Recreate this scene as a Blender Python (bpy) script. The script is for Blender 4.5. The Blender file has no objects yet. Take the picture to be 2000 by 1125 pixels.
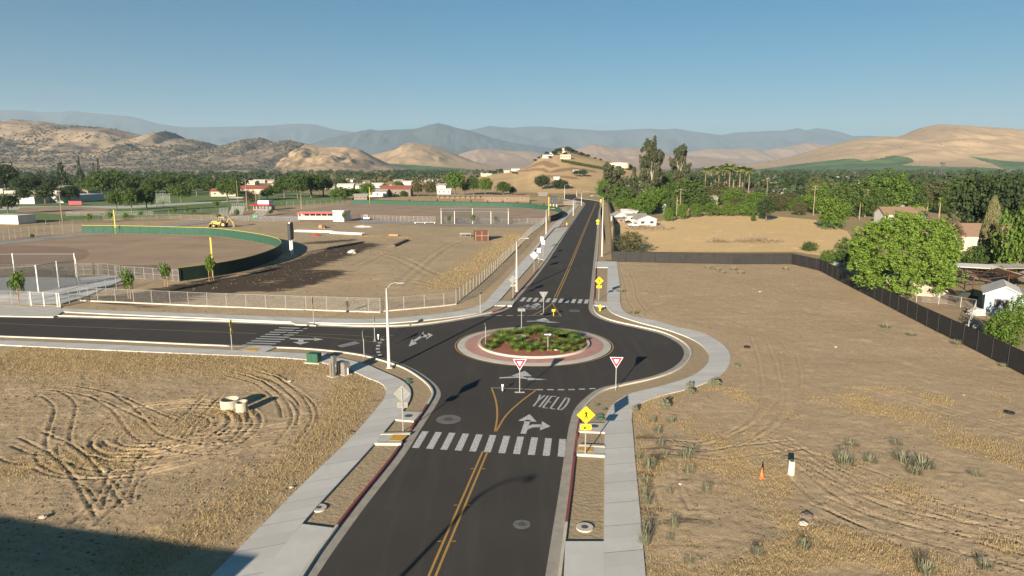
import bpy, math, random
import numpy as np
from mathutils import Vector
R = math.radians
rnd = random.Random(7)
C = bpy.context.scene.collection
sc = bpy.context.scene

# ---------------------------------------------------------------- camera, sky, sun, exposure
CAM_H = 20.0; PITCH = math.atan((562.5-325)/1333.33); FL = 1333.33
cam = bpy.data.cameras.new('camera'); camo = bpy.data.objects.new('camera', cam); C.objects.link(camo)
cam.lens = 24; cam.sensor_width = 36; cam.clip_end = 90000; cam.clip_start = .5
camo.location = (0, 0, CAM_H); camo.rotation_euler = (R(90)-PITCH, 0, 0)
sc.camera = camo
SUN_EL = R(14.5); SUN_AZ = R(22)      # shadows run 22 deg right of the view axis
w = bpy.data.worlds.new('World'); sc.world = w; w.use_nodes = True
nt = w.node_tree; bg = nt.nodes['Background']
sky = nt.nodes.new('ShaderNodeTexSky'); sky.sky_type = 'NISHITA'; sky.sun_disc = False
sky.sun_elevation = SUN_EL; sky.sun_rotation = R(202)
sky.altitude = 0; sky.air_density = 1.0; sky.dust_density = .1; sky.ozone_density = 6
hs = nt.nodes.new('ShaderNodeHueSaturation'); hs.inputs['Saturation'].default_value = 1.2; hs.inputs['Value'].default_value = .64; hs.inputs['Hue'].default_value = .482
nt.links.new(sky.outputs[0], hs.inputs['Color']); nt.links.new(hs.outputs[0], bg.inputs[0]); bg.inputs[1].default_value = .05
sl = bpy.data.lights.new('sun', 'SUN'); so = bpy.data.objects.new('sun', sl); C.objects.link(so)
sl.energy = 5; sl.angle = R(.5); sl.color = (1, .87, .69)
sd = Vector((math.sin(SUN_AZ)*math.cos(SUN_EL), math.cos(SUN_AZ)*math.cos(SUN_EL), -math.sin(SUN_EL)))
so.rotation_euler = sd.to_track_quat('-Z', 'Y').to_euler()
sc.view_settings.view_transform = 'Standard'; sc.view_settings.look = 'None'
sc.view_settings.exposure = 1.22; sc.view_settings.gamma = 1
HAZE = 4.5e-5

# ---------------------------------------------------------------- survey helpers (photo 2000x1125 -> metres)
ct, st = math.cos(PITCH), math.sin(PITCH)
def G(px, py, z=0.0):
    u = (px-1000)/FL; v = (py-562.5)/FL; t = (CAM_H-z)/(st+v*ct)
    return (t*u, t*(ct-v*st))
def G3(px, py, z=0.0): return G(px, py, z)+(z,)
def AT(px, py, Y):
    u = (px-1000)/FL; v = (py-562.5)/FL; t = Y/(ct-v*st)
    return (t*u, Y, CAM_H-t*(st+v*ct))
def depth(py): return CAM_H/(st+(py-562.5)/FL*ct)
def HT(px, yb, yt): return AT(px, yt, G(px, yb)[1])[2]
def WM(wpx, yb): return wpx/FL*depth(yb)
def PX(x, y, z):
    f = y*ct-(z-CAM_H)*st; up = y*st+(z-CAM_H)*ct
    return 1000+FL*x/f, 562.5-FL*up/f

def cr(pts, step=.6):                     # smooth, resampled polyline (Catmull-Rom)
    P = [np.array(p, float) for p in pts]
    P = [2*P[0]-P[1]]+P+[2*P[-1]-P[-2]]
    out = []
    for i in range(1, len(P)-2):
        n = max(1, int(np.linalg.norm(P[i+1]-P[i])/step))
        t0, t1 = 0, np.linalg.norm(P[i]-P[i-1])**.5+1e-6
        t2 = t1+np.linalg.norm(P[i+1]-P[i])**.5+1e-6; t3 = t2+np.linalg.norm(P[i+2]-P[i+1])**.5+1e-6
        for k in range(n):
            t = t1+(t2-t1)*k/n
            a1 = (t1-t)/t1*P[i-1]+t/t1*P[i]; a2 = (t2-t)/(t2-t1)*P[i]+(t-t1)/(t2-t1)*P[i+1]
            a3 = (t3-t)/(t3-t2)*P[i+1]+(t-t2)/(t3-t2)*P[i+2]
            b1 = (t2-t)/t2*a1+t/t2*a2; b2 = (t3-t)/(t3-t1)*a2+(t-t1)/(t3-t1)*a3
            out.append((t2-t)/(t2-t1)*b1+(t-t1)/(t2-t1)*b2)
    out.append(P[-2]); return np.array(out)
def resamp(p, n):
    p = np.asarray(p, float); d = np.r_[0, np.cumsum(np.hypot(*np.diff(p, axis=0).T))]
    t = np.linspace(0, d[-1], n); return np.c_[np.interp(t, d, p[:, 0]), np.interp(t, d, p[:, 1])]
def plen(p): return float(np.hypot(*np.diff(np.asarray(p), axis=0).T).sum())
def off(p, d):                            # offset to the left of travel
    p = np.asarray(p, float); t = np.gradient(p, axis=0); t /= np.hypot(t[:, 0], t[:, 1])[:, None]+1e-9
    return p+np.c_[-t[:, 1], t[:, 0]]*d
def W(pts, z=0): return [G(x, y, z) for x, y in pts]

# ---------------------------------------------------------------- noise (numpy)
def _h(ix, iy, s):
    n = (ix.astype(np.int64)*374761393+iy.astype(np.int64)*668265263+s*974634777) & 0xffffffff
    n = ((n ^ (n >> 13))*1274126177) & 0xffffffff
    return ((n ^ (n >> 16)) & 0xffff)/65535.
def vn(x, y, s=0):
    ix = np.floor(x); iy = np.floor(y); fx = x-ix; fy = y-iy
    fx = fx*fx*(3-2*fx); fy = fy*fy*(3-2*fy)
    a = _h(ix, iy, s); b = _h(ix+1, iy, s); c = _h(ix, iy+1, s); d = _h(ix+1, iy+1, s)
    return (a+(b-a)*fx)*(1-fy)+(c+(d-c)*fx)*fy
def fbm(x, y, s=0, o=4, g=.5):
    r = 0; a = 1; t = 0
    for k in range(o): r = r+a*vn(x*2**k+17.3*k, y*2**k-9.1*k, s+k); t += a; a *= g
    return r/t
def inpoly(x, y, poly):
    poly = np.asarray(poly); r = np.zeros(x.shape, bool); j = len(poly)-1
    for i in range(len(poly)):
        xi, yi = poly[i]; xj, yj = poly[j]
        if yi != yj:
            r ^= ((yi > y) != (yj > y)) & (x < (xj-xi)*(y-yi)/(yj-yi)+xi)
        j = i
    return r
def dseg(x, y, p):                        # distance to a polyline
    d = np.full(x.shape, 1e9)
    for a, b in zip(p[:-1], p[1:]):
        vx, vy = b[0]-a[0], b[1]-a[1]; L = vx*vx+vy*vy+1e-9
        t = np.clip(((x-a[0])*vx+(y-a[1])*vy)/L, 0, 1)
        d = np.minimum(d, np.hypot(x-a[0]-t*vx, y-a[1]-t*vy))
    return d

# ---------------------------------------------------------------- objects
def tag(o, label=None, cat=None, group=None, kind=None):
    for k, v in (('label', label), ('category', cat), ('group', group), ('kind', kind)):
        if v: o[k] = v
    return o
def empty(name, loc, rz=0, label=None, cat=None, group=None):
    o = bpy.data.objects.new(name, None); C.objects.link(o); o.empty_display_size = .3
    o.location = loc if len(loc) == 3 else (loc[0], loc[1], 0); o.rotation_euler = (0, 0, rz)
    return tag(o, label, cat, group)
def fast(name, v, q, m=None, parent=None, smooth=False, attrs=None):
    v = np.asarray(v, np.float32); q = np.asarray(q, np.int32); me = bpy.data.meshes.new(name)
    k = q.shape[1]; me.vertices.add(len(v)); me.vertices.foreach_set('co', v.ravel())
    me.loops.add(q.size); me.loops.foreach_set('vertex_index', q.ravel())
    me.polygons.add(len(q)); me.polygons.foreach_set('loop_start', np.arange(0, q.size, k, dtype=np.int32))
    me.polygons.foreach_set('loop_total', np.full(len(q), k, np.int32))
    for n, a in (attrs or {}).items():
        at = me.attributes.new(n, 'FLOAT', 'POINT'); at.data.foreach_set('value', np.asarray(a, np.float32).ravel())
    me.update(calc_edges=True)
    me.polygons.foreach_set('use_smooth', np.full(len(q), bool(smooth)))
    if m: me.materials.append(m)
    o = bpy.data.objects.new(name, me); C.objects.link(o)
    if parent: o.parent = parent
    return o
class MB:
    def __init__(s): s.v = []; s.f = []
    def face(s, pts): n = len(s.v); s.v += [tuple(p) for p in pts]; s.f.append(list(range(n, n+len(pts)))); return s
    def box(s, cx, cy, cz, sx, sy, sz, rz=0, rx=0, ry=0):   # centre and full size
        n = len(s.v); cz_, sz_ = math.cos(rz), math.sin(rz)
        for i in range(8):
            x = (sx/2)*(1 if i & 1 else -1); y = (sy/2)*(1 if i & 2 else -1); z = (sz/2)*(1 if i & 4 else -1)
            if rx: y, z = y*math.cos(rx)-z*math.sin(rx), y*math.sin(rx)+z*math.cos(rx)
            if ry: x, z = x*math.cos(ry)+z*math.sin(ry), -x*math.sin(ry)+z*math.cos(ry)
            s.v.append((cx+x*cz_-y*sz_, cy+x*sz_+y*cz_, cz+z))
        for f in ((0, 2, 3, 1), (4, 5, 7, 6), (0, 1, 5, 4), (2, 6, 7, 3), (0, 4, 6, 2), (1, 3, 7, 5)): s.f.append([n+k for k in f])
        return s
    def tube(s, pts, r, n=8, cap=True):
        pts = [Vector(p) for p in pts]; rr = r if isinstance(r, (list, tuple)) else [r]*len(pts); base = len(s.v)
        for i, p in enumerate(pts):
            t = (pts[min(i+1, len(pts)-1)]-pts[max(i-1, 0)]).normalized()
            a = Vector((0, 0, 1)) if abs(t.z) < .9 else Vector((1, 0, 0)); u = t.cross(a).normalized(); q = t.cross(u)
            for k in range(n):
                an = 2*math.pi*k/n; s.v.append(tuple(p+(u*math.cos(an)+q*math.sin(an))*rr[i]))
        for i in range(len(pts)-1):
            for k in range(n):
                a = base+i*n+k; b = base+i*n+(k+1) % n; s.f.append([a, b, b+n, a+n])
        if cap: s.f.append([base+k for k in range(n)]); s.f.append([base+(len(pts)-1)*n+k for k in range(n)][::-1])
        return s
    def prism(s, poly, z0, z1):
        n = len(s.v); k = len(poly); s.v += [(p[0], p[1], z0) for p in poly]+[(p[0], p[1], z1) for p in poly]
        s.f.append(list(range(n, n+k))[::-1]); s.f.append(list(range(n+k, n+2*k)))
        for i in range(k): j = (i+1) % k; s.f.append([n+i, n+j, n+k+j, n+k+i])
        return s
    def plate(s, poly, y0, y1):            # outline in x,z extruded in y
        n = len(s.v); k = len(poly); s.v += [(p[0], y0, p[1]) for p in poly]+[(p[0], y1, p[1]) for p in poly]
        s.f.append(list(range(n, n+k))); s.f.append(list(range(n+k, n+2*k))[::-1])
        for i in range(k): j = (i+1) % k; s.f.append([n+i, n+k+i, n+k+j, n+j])
        return s
    def xf(s, loc=(0, 0, 0), rz=0, k=1):
        c_, s_ = math.cos(rz), math.sin(rz)
        s.v = [(loc[0]+k*(x*c_-y*s_), loc[1]+k*(x*s_+y*c_), loc[2]+k*z) for x, y, z in s.v]; return s
    def build(s, name, m, parent=None, smooth=False, loc=None):
        me = bpy.data.meshes.new(name); me.from_pydata(s.v, [], s.f); me.update()
        if smooth: me.polygons.foreach_set('use_smooth', np.ones(len(me.polygons), bool))
        me.materials.append(m); o = bpy.data.objects.new(name, me); C.objects.link(o)
        if parent: o.parent = parent
        if loc: o.location = loc
        return o
def kids(o): return [c for c in bpy.data.objects if c.parent == o]
def copy_tree(o, parent=None, ch=None):
    c = o.copy(); C.objects.link(c)
    if parent: c.parent = parent
    for k in (o.children if ch is None else ch): copy_tree(k, c)
    return c
def dup(proto, used=[]):
    if proto.name not in used: used.append(proto.name); return proto
    return copy_tree(proto)
ORD = 'first second third fourth fifth sixth seventh eighth ninth tenth eleventh twelfth thirteenth fourteenth fifteenth sixteenth seventeenth eighteenth nineteenth twentieth'.split()
def order_labels(objs, text, frm='left', key=None):
    """gives every object of a row a label that says where in the row it stands"""
    objs = sorted(objs, key=key or (lambda o: o.location.x/max(o.location.y, 1)))
    n = len(objs)
    for i, o in enumerate(objs):
        if i == 0: s = 'leftmost of '+text
        elif i == n-1: s = 'rightmost of '+text
        elif i < n/2 or n-1-i >= 20: s = ORD[min(i, 19)]+' from the left of '+text
        else: s = ORD[n-1-i]+' from the right of '+text
        o['label'] = s

# ---------------------------------------------------------------- materials
MATS = {}
def newmat(name):
    m = bpy.data.materials.new(name); m.use_nodes = True; t = m.node_tree
    return m, t, t.nodes['Principled BSDF']
def rgb(c): return (c[0], c[1], c[2], 1)
def noise(t, scale, det=4, rough=.6, vec=None, dist=0):
    n = t.nodes.new('ShaderNodeTexNoise'); n.inputs['Scale'].default_value = scale; n.inputs['Detail'].default_value = det
    n.inputs['Roughness'].default_value = rough; n.inputs['Distortion'].default_value = dist
    if vec: t.links.new(vec, n.inputs['Vector'])
    return n.outputs['Fac']
def ramp(t, fac, lo, hi, a=0., b=1.):
    r = t.nodes.new('ShaderNodeMapRange'); r.inputs[1].default_value = lo; r.inputs[2].default_value = hi
    r.inputs[3].default_value = a; r.inputs[4].default_value = b; r.clamp = True; t.links.new(fac, r.inputs[0]); return r.outputs[0]
def mix(t, fac, a, b):
    n = t.nodes.new('ShaderNodeMix'); n.data_type = 'RGBA'
    for s_, val in ((6, a), (7, b)):
        if isinstance(val, tuple): n.inputs[s_].default_value = rgb(val)
        else: t.links.new(val, n.inputs[s_])
    if isinstance(fac, (int, float)): n.inputs[0].default_value = fac
    else: t.links.new(fac, n.inputs[0])
    return n.outputs[2]
def math_(t, op, a, b=None):
    n = t.nodes.new('ShaderNodeMath'); n.operation = op; n.use_clamp = False
    for i, val in enumerate((a, b)):
        if val is None: continue
        if isinstance(val, (int, float)): n.inputs[i].default_value = val
        else: t.links.new(val, n.inputs[i])
    return n.outputs[0]
def wpos(t): return t.nodes.new('ShaderNodeNewGeometry').outputs['Position']
def opos(t): return t.nodes.new('ShaderNodeTexCoord').outputs['Object']
def attr(t, n): a = t.nodes.new('ShaderNodeAttribute'); a.attribute_name = n; return a.outputs['Fac']
def bump(t, b, h, dist, strength=1):
    n = t.nodes.new('ShaderNodeBump'); n.inputs['Distance'].default_value = dist; n.inputs['Strength'].default_value = strength
    t.links.new(h, n.inputs['Height']); t.links.new(n.outputs[0], b.inputs['Normal']); return n
def pm(name, c1, c2=None, scale=1., rough=.85, metal=0, bd=0, bscale=None, world=False, spec=.3, det=5):
    m, t, b = newmat(name); b.inputs['Roughness'].default_value = rough; b.inputs['Metallic'].default_value = metal
    b.inputs['Specular IOR Level'].default_value = spec
    c2 = c2 or tuple(x*.82 for x in c1); vec = wpos(t) if world else opos(t)
    f = ramp(t, noise(t, scale, det, .6, vec), .3, .7)
    t.links.new(mix(t, f, c1, c2), b.inputs['Base Color'])
    if bd: bump(t, b, noise(t, bscale or scale*6, 5, .6, vec), bd)
    return m

def soil_mat(name, dirt1, dirt2, straw1=(.5, .375, .205), straw2=(.33, .245, .14), damp=(.05, .036, .028), bd=.05, fine=1., green=(.12, .15, .06)):
    """dirt with real straw, damp and green cover, given by attributes of the mesh"""
    m, t, b = newmat(name); p = wpos(t); b.inputs['Roughness'].default_value = .95; b.inputs['Specular IOR Level'].default_value = .1
    big = ramp(t, noise(t, .09*fine, 5, .6, p), .3, .7); sm = ramp(t, noise(t, 2.2*fine, 6, .7, p), .3, .72)
    col = mix(t, big, dirt1, dirt2); col = mix(t, ramp(t, sm, 0, 1, 0, .55), col, tuple(x*.62 for x in dirt2))
    col = mix(t, ramp(t, noise(t, .5*fine, 5, .65, p), .56, .68, 0, .45), col, tuple(min(1, x*1.25) for x in dirt1))
    col = mix(t, ramp(t, noise(t, 11*fine, 5, .8, p), .5, .68, 0, .5), col, tuple(x*.42 for x in dirt2))
    col = mix(t, ramp(t, noise(t, 1.1*fine, 7, .8, p, .8), .55, .7, 0, .4), col, tuple(x*.55 for x in dirt2))
    s = math_(t, 'ADD', attr(t, 'straw'), ramp(t, noise(t, 3.5*fine, 6, .75, p, .4), .25, .75, -.5, .5))
    sf = ramp(t, s, .4, .75); sc_ = mix(t, ramp(t, noise(t, 7*fine, 4, .7, p), .35, .65), straw1, straw2)
    col = mix(t, sf, col, sc_)
    col = mix(t, ramp(t, math_(t, 'ADD', attr(t, 'green'), ramp(t, noise(t, 2*fine, 5, .7, p), .3, .7, -.4, .4)), .5, .8), col, green)
    mpd = t.nodes.new('ShaderNodeMapping'); mpd.inputs['Scale'].default_value = (.2, .8, 1); mpd.inputs['Rotation'].default_value = (0, 0, R(-20)); t.links.new(p, mpd.inputs[0])
    d = math_(t, 'ADD', attr(t, 'damp'), ramp(t, noise(t, 1., 7, .72, mpd.outputs[0], .6), .3, .7, -.5, .5))
    col = mix(t, ramp(t, d, .38, .68, 0, .92), col, damp)
    t.links.new(col, b.inputs['Base Color'])
    h = math_(t, 'ADD', noise(t, 1.6*fine, 6, .7, p), math_(t, 'MULTIPLY', noise(t, 6*fine, 6, .8, p), .8))
    bump(t, b, h, bd); return m
M = {}
M['dirt'] = soil_mat('lot_soil', (.55, .41, .255), (.45, .335, .21), bd=.055)
M['dirt_smooth'] = soil_mat('graded_soil', (.52, .395, .25), (.43, .325, .205), bd=.035, fine=.6)
M['asphalt'] = None
def asphalt():
    m, t, b = newmat('asphalt'); p = wpos(t)
    c = mix(t, ramp(t, noise(t, .12, 4, .6, p), .3, .7), (.063, .056, .05), (.049, .044, .04))
    c = mix(t, ramp(t, noise(t, 25, 3, .7, p), .35, .7, 0, .35), c, (.075, .073, .07))
    c = mix(t, ramp(t, noise(t, 1.1, 6, .75, p, .3), .6, .78, 0, .55), c, (.11, .098, .083))
    mp = t.nodes.new('ShaderNodeMapping'); mp.inputs['Scale'].default_value = (.9, .06, 1); mp.inputs['Rotation'].default_value = (0, 0, R(10)); t.links.new(p, mp.inputs[0])
    c = mix(t, ramp(t, noise(t, 1., 5, .6, mp.outputs[0]), .5, .72, 0, .5), c, (.085, .078, .07))
    t.links.new(c, b.inputs['Base Color']); b.inputs['Roughness'].default_value = .85; b.inputs['Specular IOR Level'].default_value = .12
    bump(t, b, noise(t, 40, 3, .7, p), .006); return m
M['asphalt'] = asphalt()
M['gutter'] = pm('gutter_concrete', (.36, .33, .28), (.26, .235, .2), 1.2, .85, bd=.004, bscale=20, world=True)
M['kerb'] = pm('kerb_concrete', (.54, .5, .42), (.44, .4, .34), 1.5, .85, world=True)
M['kerb_red'] = pm('red_kerb_paint', (.24, .055, .06), (.17, .06, .06), 2, .7, world=True)
def walkmat():
    m, t, b = newmat('pavement_concrete'); p = wpos(t)
    c = mix(t, ramp(t, noise(t, .5, 5, .65, p), .3, .7), (.56, .55, .52), (.48, .47, .445))
    c = mix(t, attr(t, 'tint'), c, (.45, .44, .415)); c = mix(t, ramp(t, noise(t, 12, 4, .7, p), .55, .75, 0, .25), c, (.3, .27, .23))
    t.links.new(c, b.inputs['Base Color']); b.inputs['Roughness'].default_value = .85; b.inputs['Specular IOR Level'].default_value = .2
    bump(t, b, noise(t, 30, 3, .7, p), .003); return m
M['walk'] = walkmat()
M['slab'] = pm('light_concrete', (.52, .5, .45), (.42, .4, .355), .8, .85, world=True)
M['joint'] = pm('joint_dark', (.2, .19, .17))
M['planter'] = pm('planter_soil', (.38, .295, .19), (.32, .245, .155), 1.3, .95, bd=.06, bscale=3.5, world=True, spec=.1)
def paint(name, c, wear):
    m, t, b = newmat(name); p = wpos(t)
    f = ramp(t, noise(t, 7, 7, .85, p), .46, .6, 0, wear)
    t.links.new(mix(t, f, c, (.07, .068, .065)), b.inputs['Base Color']); b.inputs['Roughness'].default_value = .7; return m
M['white'] = paint('white_road_paint', (.6, .59, .56), .85)
M['white_worn'] = paint('worn_white_road_paint', (.5, .5, .48), .85)
M['white_thin'] = paint('faint_white_road_paint', (.3, .29, .28), .8)
M['yellow_line'] = paint('yellow_road_paint', (.47, .26, .05), .5)
M['yellow_thin'] = paint('faint_yellow_paint', (.3, .19, .07), .6)
M['tactile'] = pm('tactile_paving', (.56, .33, .07), (.46, .27, .06), 8, .8, bd=.01, bscale=25, world=True)
M['patch'] = pm('concrete_collar', (.17, .165, .16), (.11, .107, .1), 3, .85, world=True)
M['iron'] = pm('cast_iron', (.1, .1, .095), (.06, .06, .058), 8, .7)
M['steel'] = pm('galvanised_steel', (.4, .4, .39), (.32, .32, .31), 6, .5, metal=.3)
M['pole'] = pm('pale_pole_concrete', (.62, .59, .54), (.52, .5, .46), 3, .6)
M['signback'] = pm('bare_aluminium', (.25, .25, .24), (.2, .2, .19), 4, .5, metal=.4)
M['sred'] = pm('red_sign_sheeting', (.62, .02, .06), None, 3, .45)
M['swhite'] = pm('white_sign_sheeting', (.85, .83, .83), None, 3, .45)
M['syellow'] = pm('yellow_sign_sheeting', (.85, .6, .01), (.78, .55, .01), 3, .45)
M['sblack'] = pm('black_sign_ink', (.02, .018, .018), None, 3, .5)
M['ydull'] = pm('yellow_paint', (.72, .5, .03), None, 3, .5)
M['hydrant'] = pm('hydrant_yellow', (.78, .62, .03), None, 5, .45)
M['green_box'] = pm('green_enamel', (.03, .1, .055), (.024, .08, .045), 4, .45)
M['grey_box'] = pm('grey_enamel', (.24, .22, .2), (.18, .165, .15), 4, .5)
M['brown_box'] = pm('weathered_brown_panel', (.2, .16, .13), None, 4, .8)
M['ring'] = pm('precast_concrete', (.47, .42, .33), (.38, .33, .26), 3, .85)
M['pvc'] = pm('cream_pipe', (.72, .64, .46), (.62, .55, .4), 3, .6)
M['cone'] = pm('orange_plastic', (.75, .18, .05), None, 3, .5)
M['rubber'] = pm('black_rubber', (.02, .02, .02), None, 3, .8)
M['black_screen'] = pm('black_fence_fabric', (.02, .019, .019), (.03, .028, .028), 1.4, .75)
M['green_screen'] = pm('green_fence_fabric', (.02, .065, .043), (.03, .085, .058), .8, .7)
M['green_dark'] = pm('shaded_green_fence_back', (.014, .03, .022), None, .8, .7)  # outer side of the outfield fences, their shade put into the green
M['ytop'] = pm('yellow_fence_cap', (.6, .5, .07), None, 2, .5)
M['turf'] = pm('lawn', (.085, .17, .035), (.17, .2, .075), .06, .95, bd=.05, bscale=2, world=True)
M['infield'] = pm('infield_clay', (.27, .19, .13), (.38, .275, .185), .09, .95, world=True, bd=.03, bscale=1.5)
M['infield2'] = pm('skinned_clay', (.24, .155, .11), (.28, .19, .135), .1, .95, world=True)
M['mulch'] = pm('red_bark_mulch', (.2, .075, .05), (.3, .125, .08), 5, .95, bd=.08, bscale=9, world=True)
M['bark'] = pm('bark', (.16, .12, .09), (.1, .075, .055), 3, .9)
M['bark_pale'] = pm('pale_bark', (.35, .29, .23), (.2, .16, .12), 3, .9)
M['palm_trunk'] = pm('palm_trunk', (.3, .215, .15), (.22, .16, .11), 6, .9)
M['wood'] = pm('weathered_timber', (.22, .16, .11), (.15, .11, .08), 2, .85)
M['wood_red'] = pm('red_brown_steel', (.11, .048, .036), (.08, .036, .028), 1.5, .7)
M['pole_wood'] = pm('utility_pole_timber', (.33, .24, .17), (.25, .18, .13), 1.5, .9)
M['stake'] = pm('tree_stake_timber', (.42, .24, .14), None, 3, .85)
M['wwall'] = pm('white_painted_wall', (.62, .6, .56), (.52, .5, .46), .6, .8)
M['cream'] = pm('cream_wall', (.5, .43, .33), (.42, .36, .27), .6, .8)
M['blue_wall'] = pm('pale_blue_wall', (.34, .41, .45), (.29, .36, .4), .8, .8)
M['roof_brown'] = pm('brown_shingle_roof', (.26, .17, .115), (.21, .135, .09), 2, .9)
M['roof_white'] = pm('white_membrane_roof', (.6, .57, .53), (.47, .45, .41), .3, .8)
M['roof_red'] = pm('red_tile_roof', (.3, .1, .07), (.23, .08, .06), 1.5, .85)
M['red_metal'] = pm('red_metal_roof', (.42, .05, .06), None, 1.5, .6)
M['roof_grey'] = pm('grey_roof', (.34, .31, .28), (.26, .24, .21), .8, .85)
M['glass'] = pm('dark_window_glass', (.05, .055, .06), None, 1, .15, spec=.6)
M['tan_metal'] = pm('tan_corrugated_metal', (.46, .41, .33), (.38, .33, .26), .6, .6)
M['carpaint'] = pm('white_car_paint', (.75, .75, .75), None, 1, .3, spec=.5)
M['darkcar'] = pm('dark_green_car_paint', (.03, .045, .035), (.07, .05, .035), 1, .45)
M['machine'] = pm('yellow_machine_paint', (.68, .45, .12), (.5, .33, .1), 2, .5)
M['lime'] = pm('bright_green_plastic', (.08, .6, .18), None, 2, .5)
M['pipe_white'] = pm('white_pipe', (.8, .76, .74), None, 2, .5)
M['blackboard'] = pm('scoreboard_face', (.03, .035, .04), (.045, .05, .055), 2, .6)
M['tank'] = pm('tank_paint', (.68, .6, .42), (.6, .53, .38), .1, .7)
def wire(name, c, cell, cov):
    m, t, b = newmat(name); b.inputs['Base Color'].default_value = rgb(c); b.inputs['Roughness'].default_value = .5; b.inputs['Metallic'].default_value = .4
    p = t.nodes.new('ShaderNodeTexCoord').outputs['UV']; s_ = t.nodes.new('ShaderNodeSeparateXYZ'); t.links.new(p, s_.inputs[0])
    fs = []
    for op in ('ADD', 'SUBTRACT'):
        a = math_(t, op, s_.outputs[0], s_.outputs[1]); a = math_(t, 'FRACT', math_(t, 'MULTIPLY', a, 1/cell)); fs.append(math_(t, 'LESS_THAN', a, cov))
    al = math_(t, 'MAXIMUM', fs[0], fs[1]); t.links.new(al, b.inputs['Alpha']); return m
M['chain'] = wire('chain_link_wire', (.36, .35, .34), .09, .055)
M['net'] = wire('black_netting', (.03, .03, .03), .07, .17)
def leafmat(name, c1, c2, dark=.55, sat=1.):
    m, t, b = newmat(name); b.inputs['Roughness'].default_value = .7; b.inputs['Specular IOR Level'].default_value = .2
    oi = t.nodes.new('ShaderNodeObjectInfo').outputs['Random']
    c = mix(t, ramp(t, oi, 0, 1, .0, 1), c1, c2)
    c = mix(t, ramp(t, attr(t, 'tint'), 0, 1, 0, .8), c, tuple(x*dark for x in c1))
    t.links.new(c, b.inputs['Base Color'])
    tr = t.nodes.new('ShaderNodeBsdfTranslucent'); t.links.new(c, tr.inputs[0]); ms = t.nodes.new('ShaderNodeMixShader'); ms.inputs[0].default_value = .22
    t.links.new(b.outputs[0], ms.inputs[1]); t.links.new(tr.outputs[0], ms.inputs[2]); t.links.new(ms.outputs[0], t.nodes['Material Output'].inputs[0]); return m
M['leaf'] = leafmat('broad_leaf', (.09, .14, .032), (.06, .1, .026))
M['leaf_dark'] = leafmat('dark_leaf', (.055, .085, .03), (.04, .065, .025))
M['leaf_bright'] = leafmat('bright_leaf', (.17, .265, .042), (.16, .25, .04))
M['leaf_mid'] = leafmat('mid_green_leaf', (.12, .195, .03), (.09, .155, .028))
M['leaf_olive'] = leafmat('olive_leaf', (.12, .12, .05), (.095, .1, .045))
M['leaf_euc'] = leafmat('eucalyptus_leaf', (.085, .095, .045), (.065, .08, .038))
M['leaf_cyp'] = leafmat('cypress_leaf', (.19, .185, .085), (.17, .165, .075), .75)
M['leaf_palm'] = leafmat('palm_leaf', (.28, .34, .09), (.24, .3, .085))
M['leaf_dry'] = leafmat('dry_bush_leaf', (.15, .12, .07), (.13, .11, .06))
M['leaf_weed'] = leafmat('grey_weed_leaf', (.3, .29, .19), (.25, .25, .16))
M['straw'] = leafmat('straw_blade', (.5, .37, .19), (.44, .32, .16), .5)
M['grass'] = leafmat('ornamental_grass', (.2, .27, .06), (.14, .22, .05), .65)
M['twig'] = pm('dry_twigs', (.28, .21, .16), (.2, .15, .11), 5, .9)
# ================================================================ THE ROADS AND PAVEMENTS
def ext(p, d0, d1):                        # lengthen a polyline at both ends
    p = np.asarray(p, float); a = p[0]-p[1]; a /= np.hypot(*a); b = p[-1]-p[-2]; b /= np.hypot(*b)
    return np.vstack([p[0]+a*d0, p, p[-1]+b*d1])
E_A = ext(cr(W([(1065,1125),(1078.5,1041),(1092,959),(1104,877),(1113,826),(1123,798),(1143,777),(1169.5,759),(1210,749),(1264.7,737),(1303,724),(1329,705.5),(1336,687.4),(1325,671),(1288,652),(1244,641),(1187.5,628),(1160,616.5),(1150.5,605),(1150.5,592),(1152.2,576.5),(1158,520),(1164,464),(1170,410),(1174,400)])), 80, 0)
FAR_R = cr(W([(1174,400),(1172,395),(1160,391.5),(1140,389),(1128,386.5),(1125,380)]), 6)
E_A = np.vstack([E_A, FAR_R[1:]])
S_A = ext(cr(W([(619,1125),(644.7,1085.7),(708,996.7),(786.7,894),(827.8,829),(852,791),(861,770.8),(856,757),(838,740),(800,717),(754.6,702),(720,693),(666.6,685),(600,679),(533,676.2),(466.6,674),(400,671.5),(200,662.5),(0,655)])), 80, 260)
N_A = ext(cr(W([(0,616),(104,619.7),(400,629),(573.6,635.4),(652,638.4),(712.6,640.3),(800,638.4),(874.7,629.5),(949,616),(984,607.6),(999,599),(1009,586),(1017,576.5),(1045,544),(1071,509),(1106,454.6),(1144,398)])), 260, 0)
FAR_L = cr(W([(1144,398),(1138,394.5),(1120,391.5),(1103,389),(1101,386),(1104,380)]), 6)
N_A = np.vstack([N_A, FAR_L[1:]])
def poly(name, pts, z, m, kind='structure'):
    o = MB().face([(p[0], p[1], z) for p in pts])
    o = o.build(name, m); return tag(o, kind=kind)
def trimesh(name, pts, z, m, kind='structure'):
    import bmesh
    bm = bmesh.new(); f = bm.faces.new([bm.verts.new((p[0], p[1], z)) for p in pts])
    if f.normal.z < 0: f.normal_flip()
    f.normal_update(); bmesh.ops.triangulate(bm, faces=[f]); 
    for g in bm.faces:
        g.normal_update()
        if g.normal.z < 0: g.normal_flip()
    me = bpy.data.meshes.new(name); bm.to_mesh(me); bm.free(); me.materials.append(m)
    o = bpy.data.objects.new(name, me); C.objects.link(o); return tag(o, kind=kind)
trimesh('road', list(E_A)+list(N_A[::-1])+list(S_A[::-1]), 0, M['asphalt'])
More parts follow.
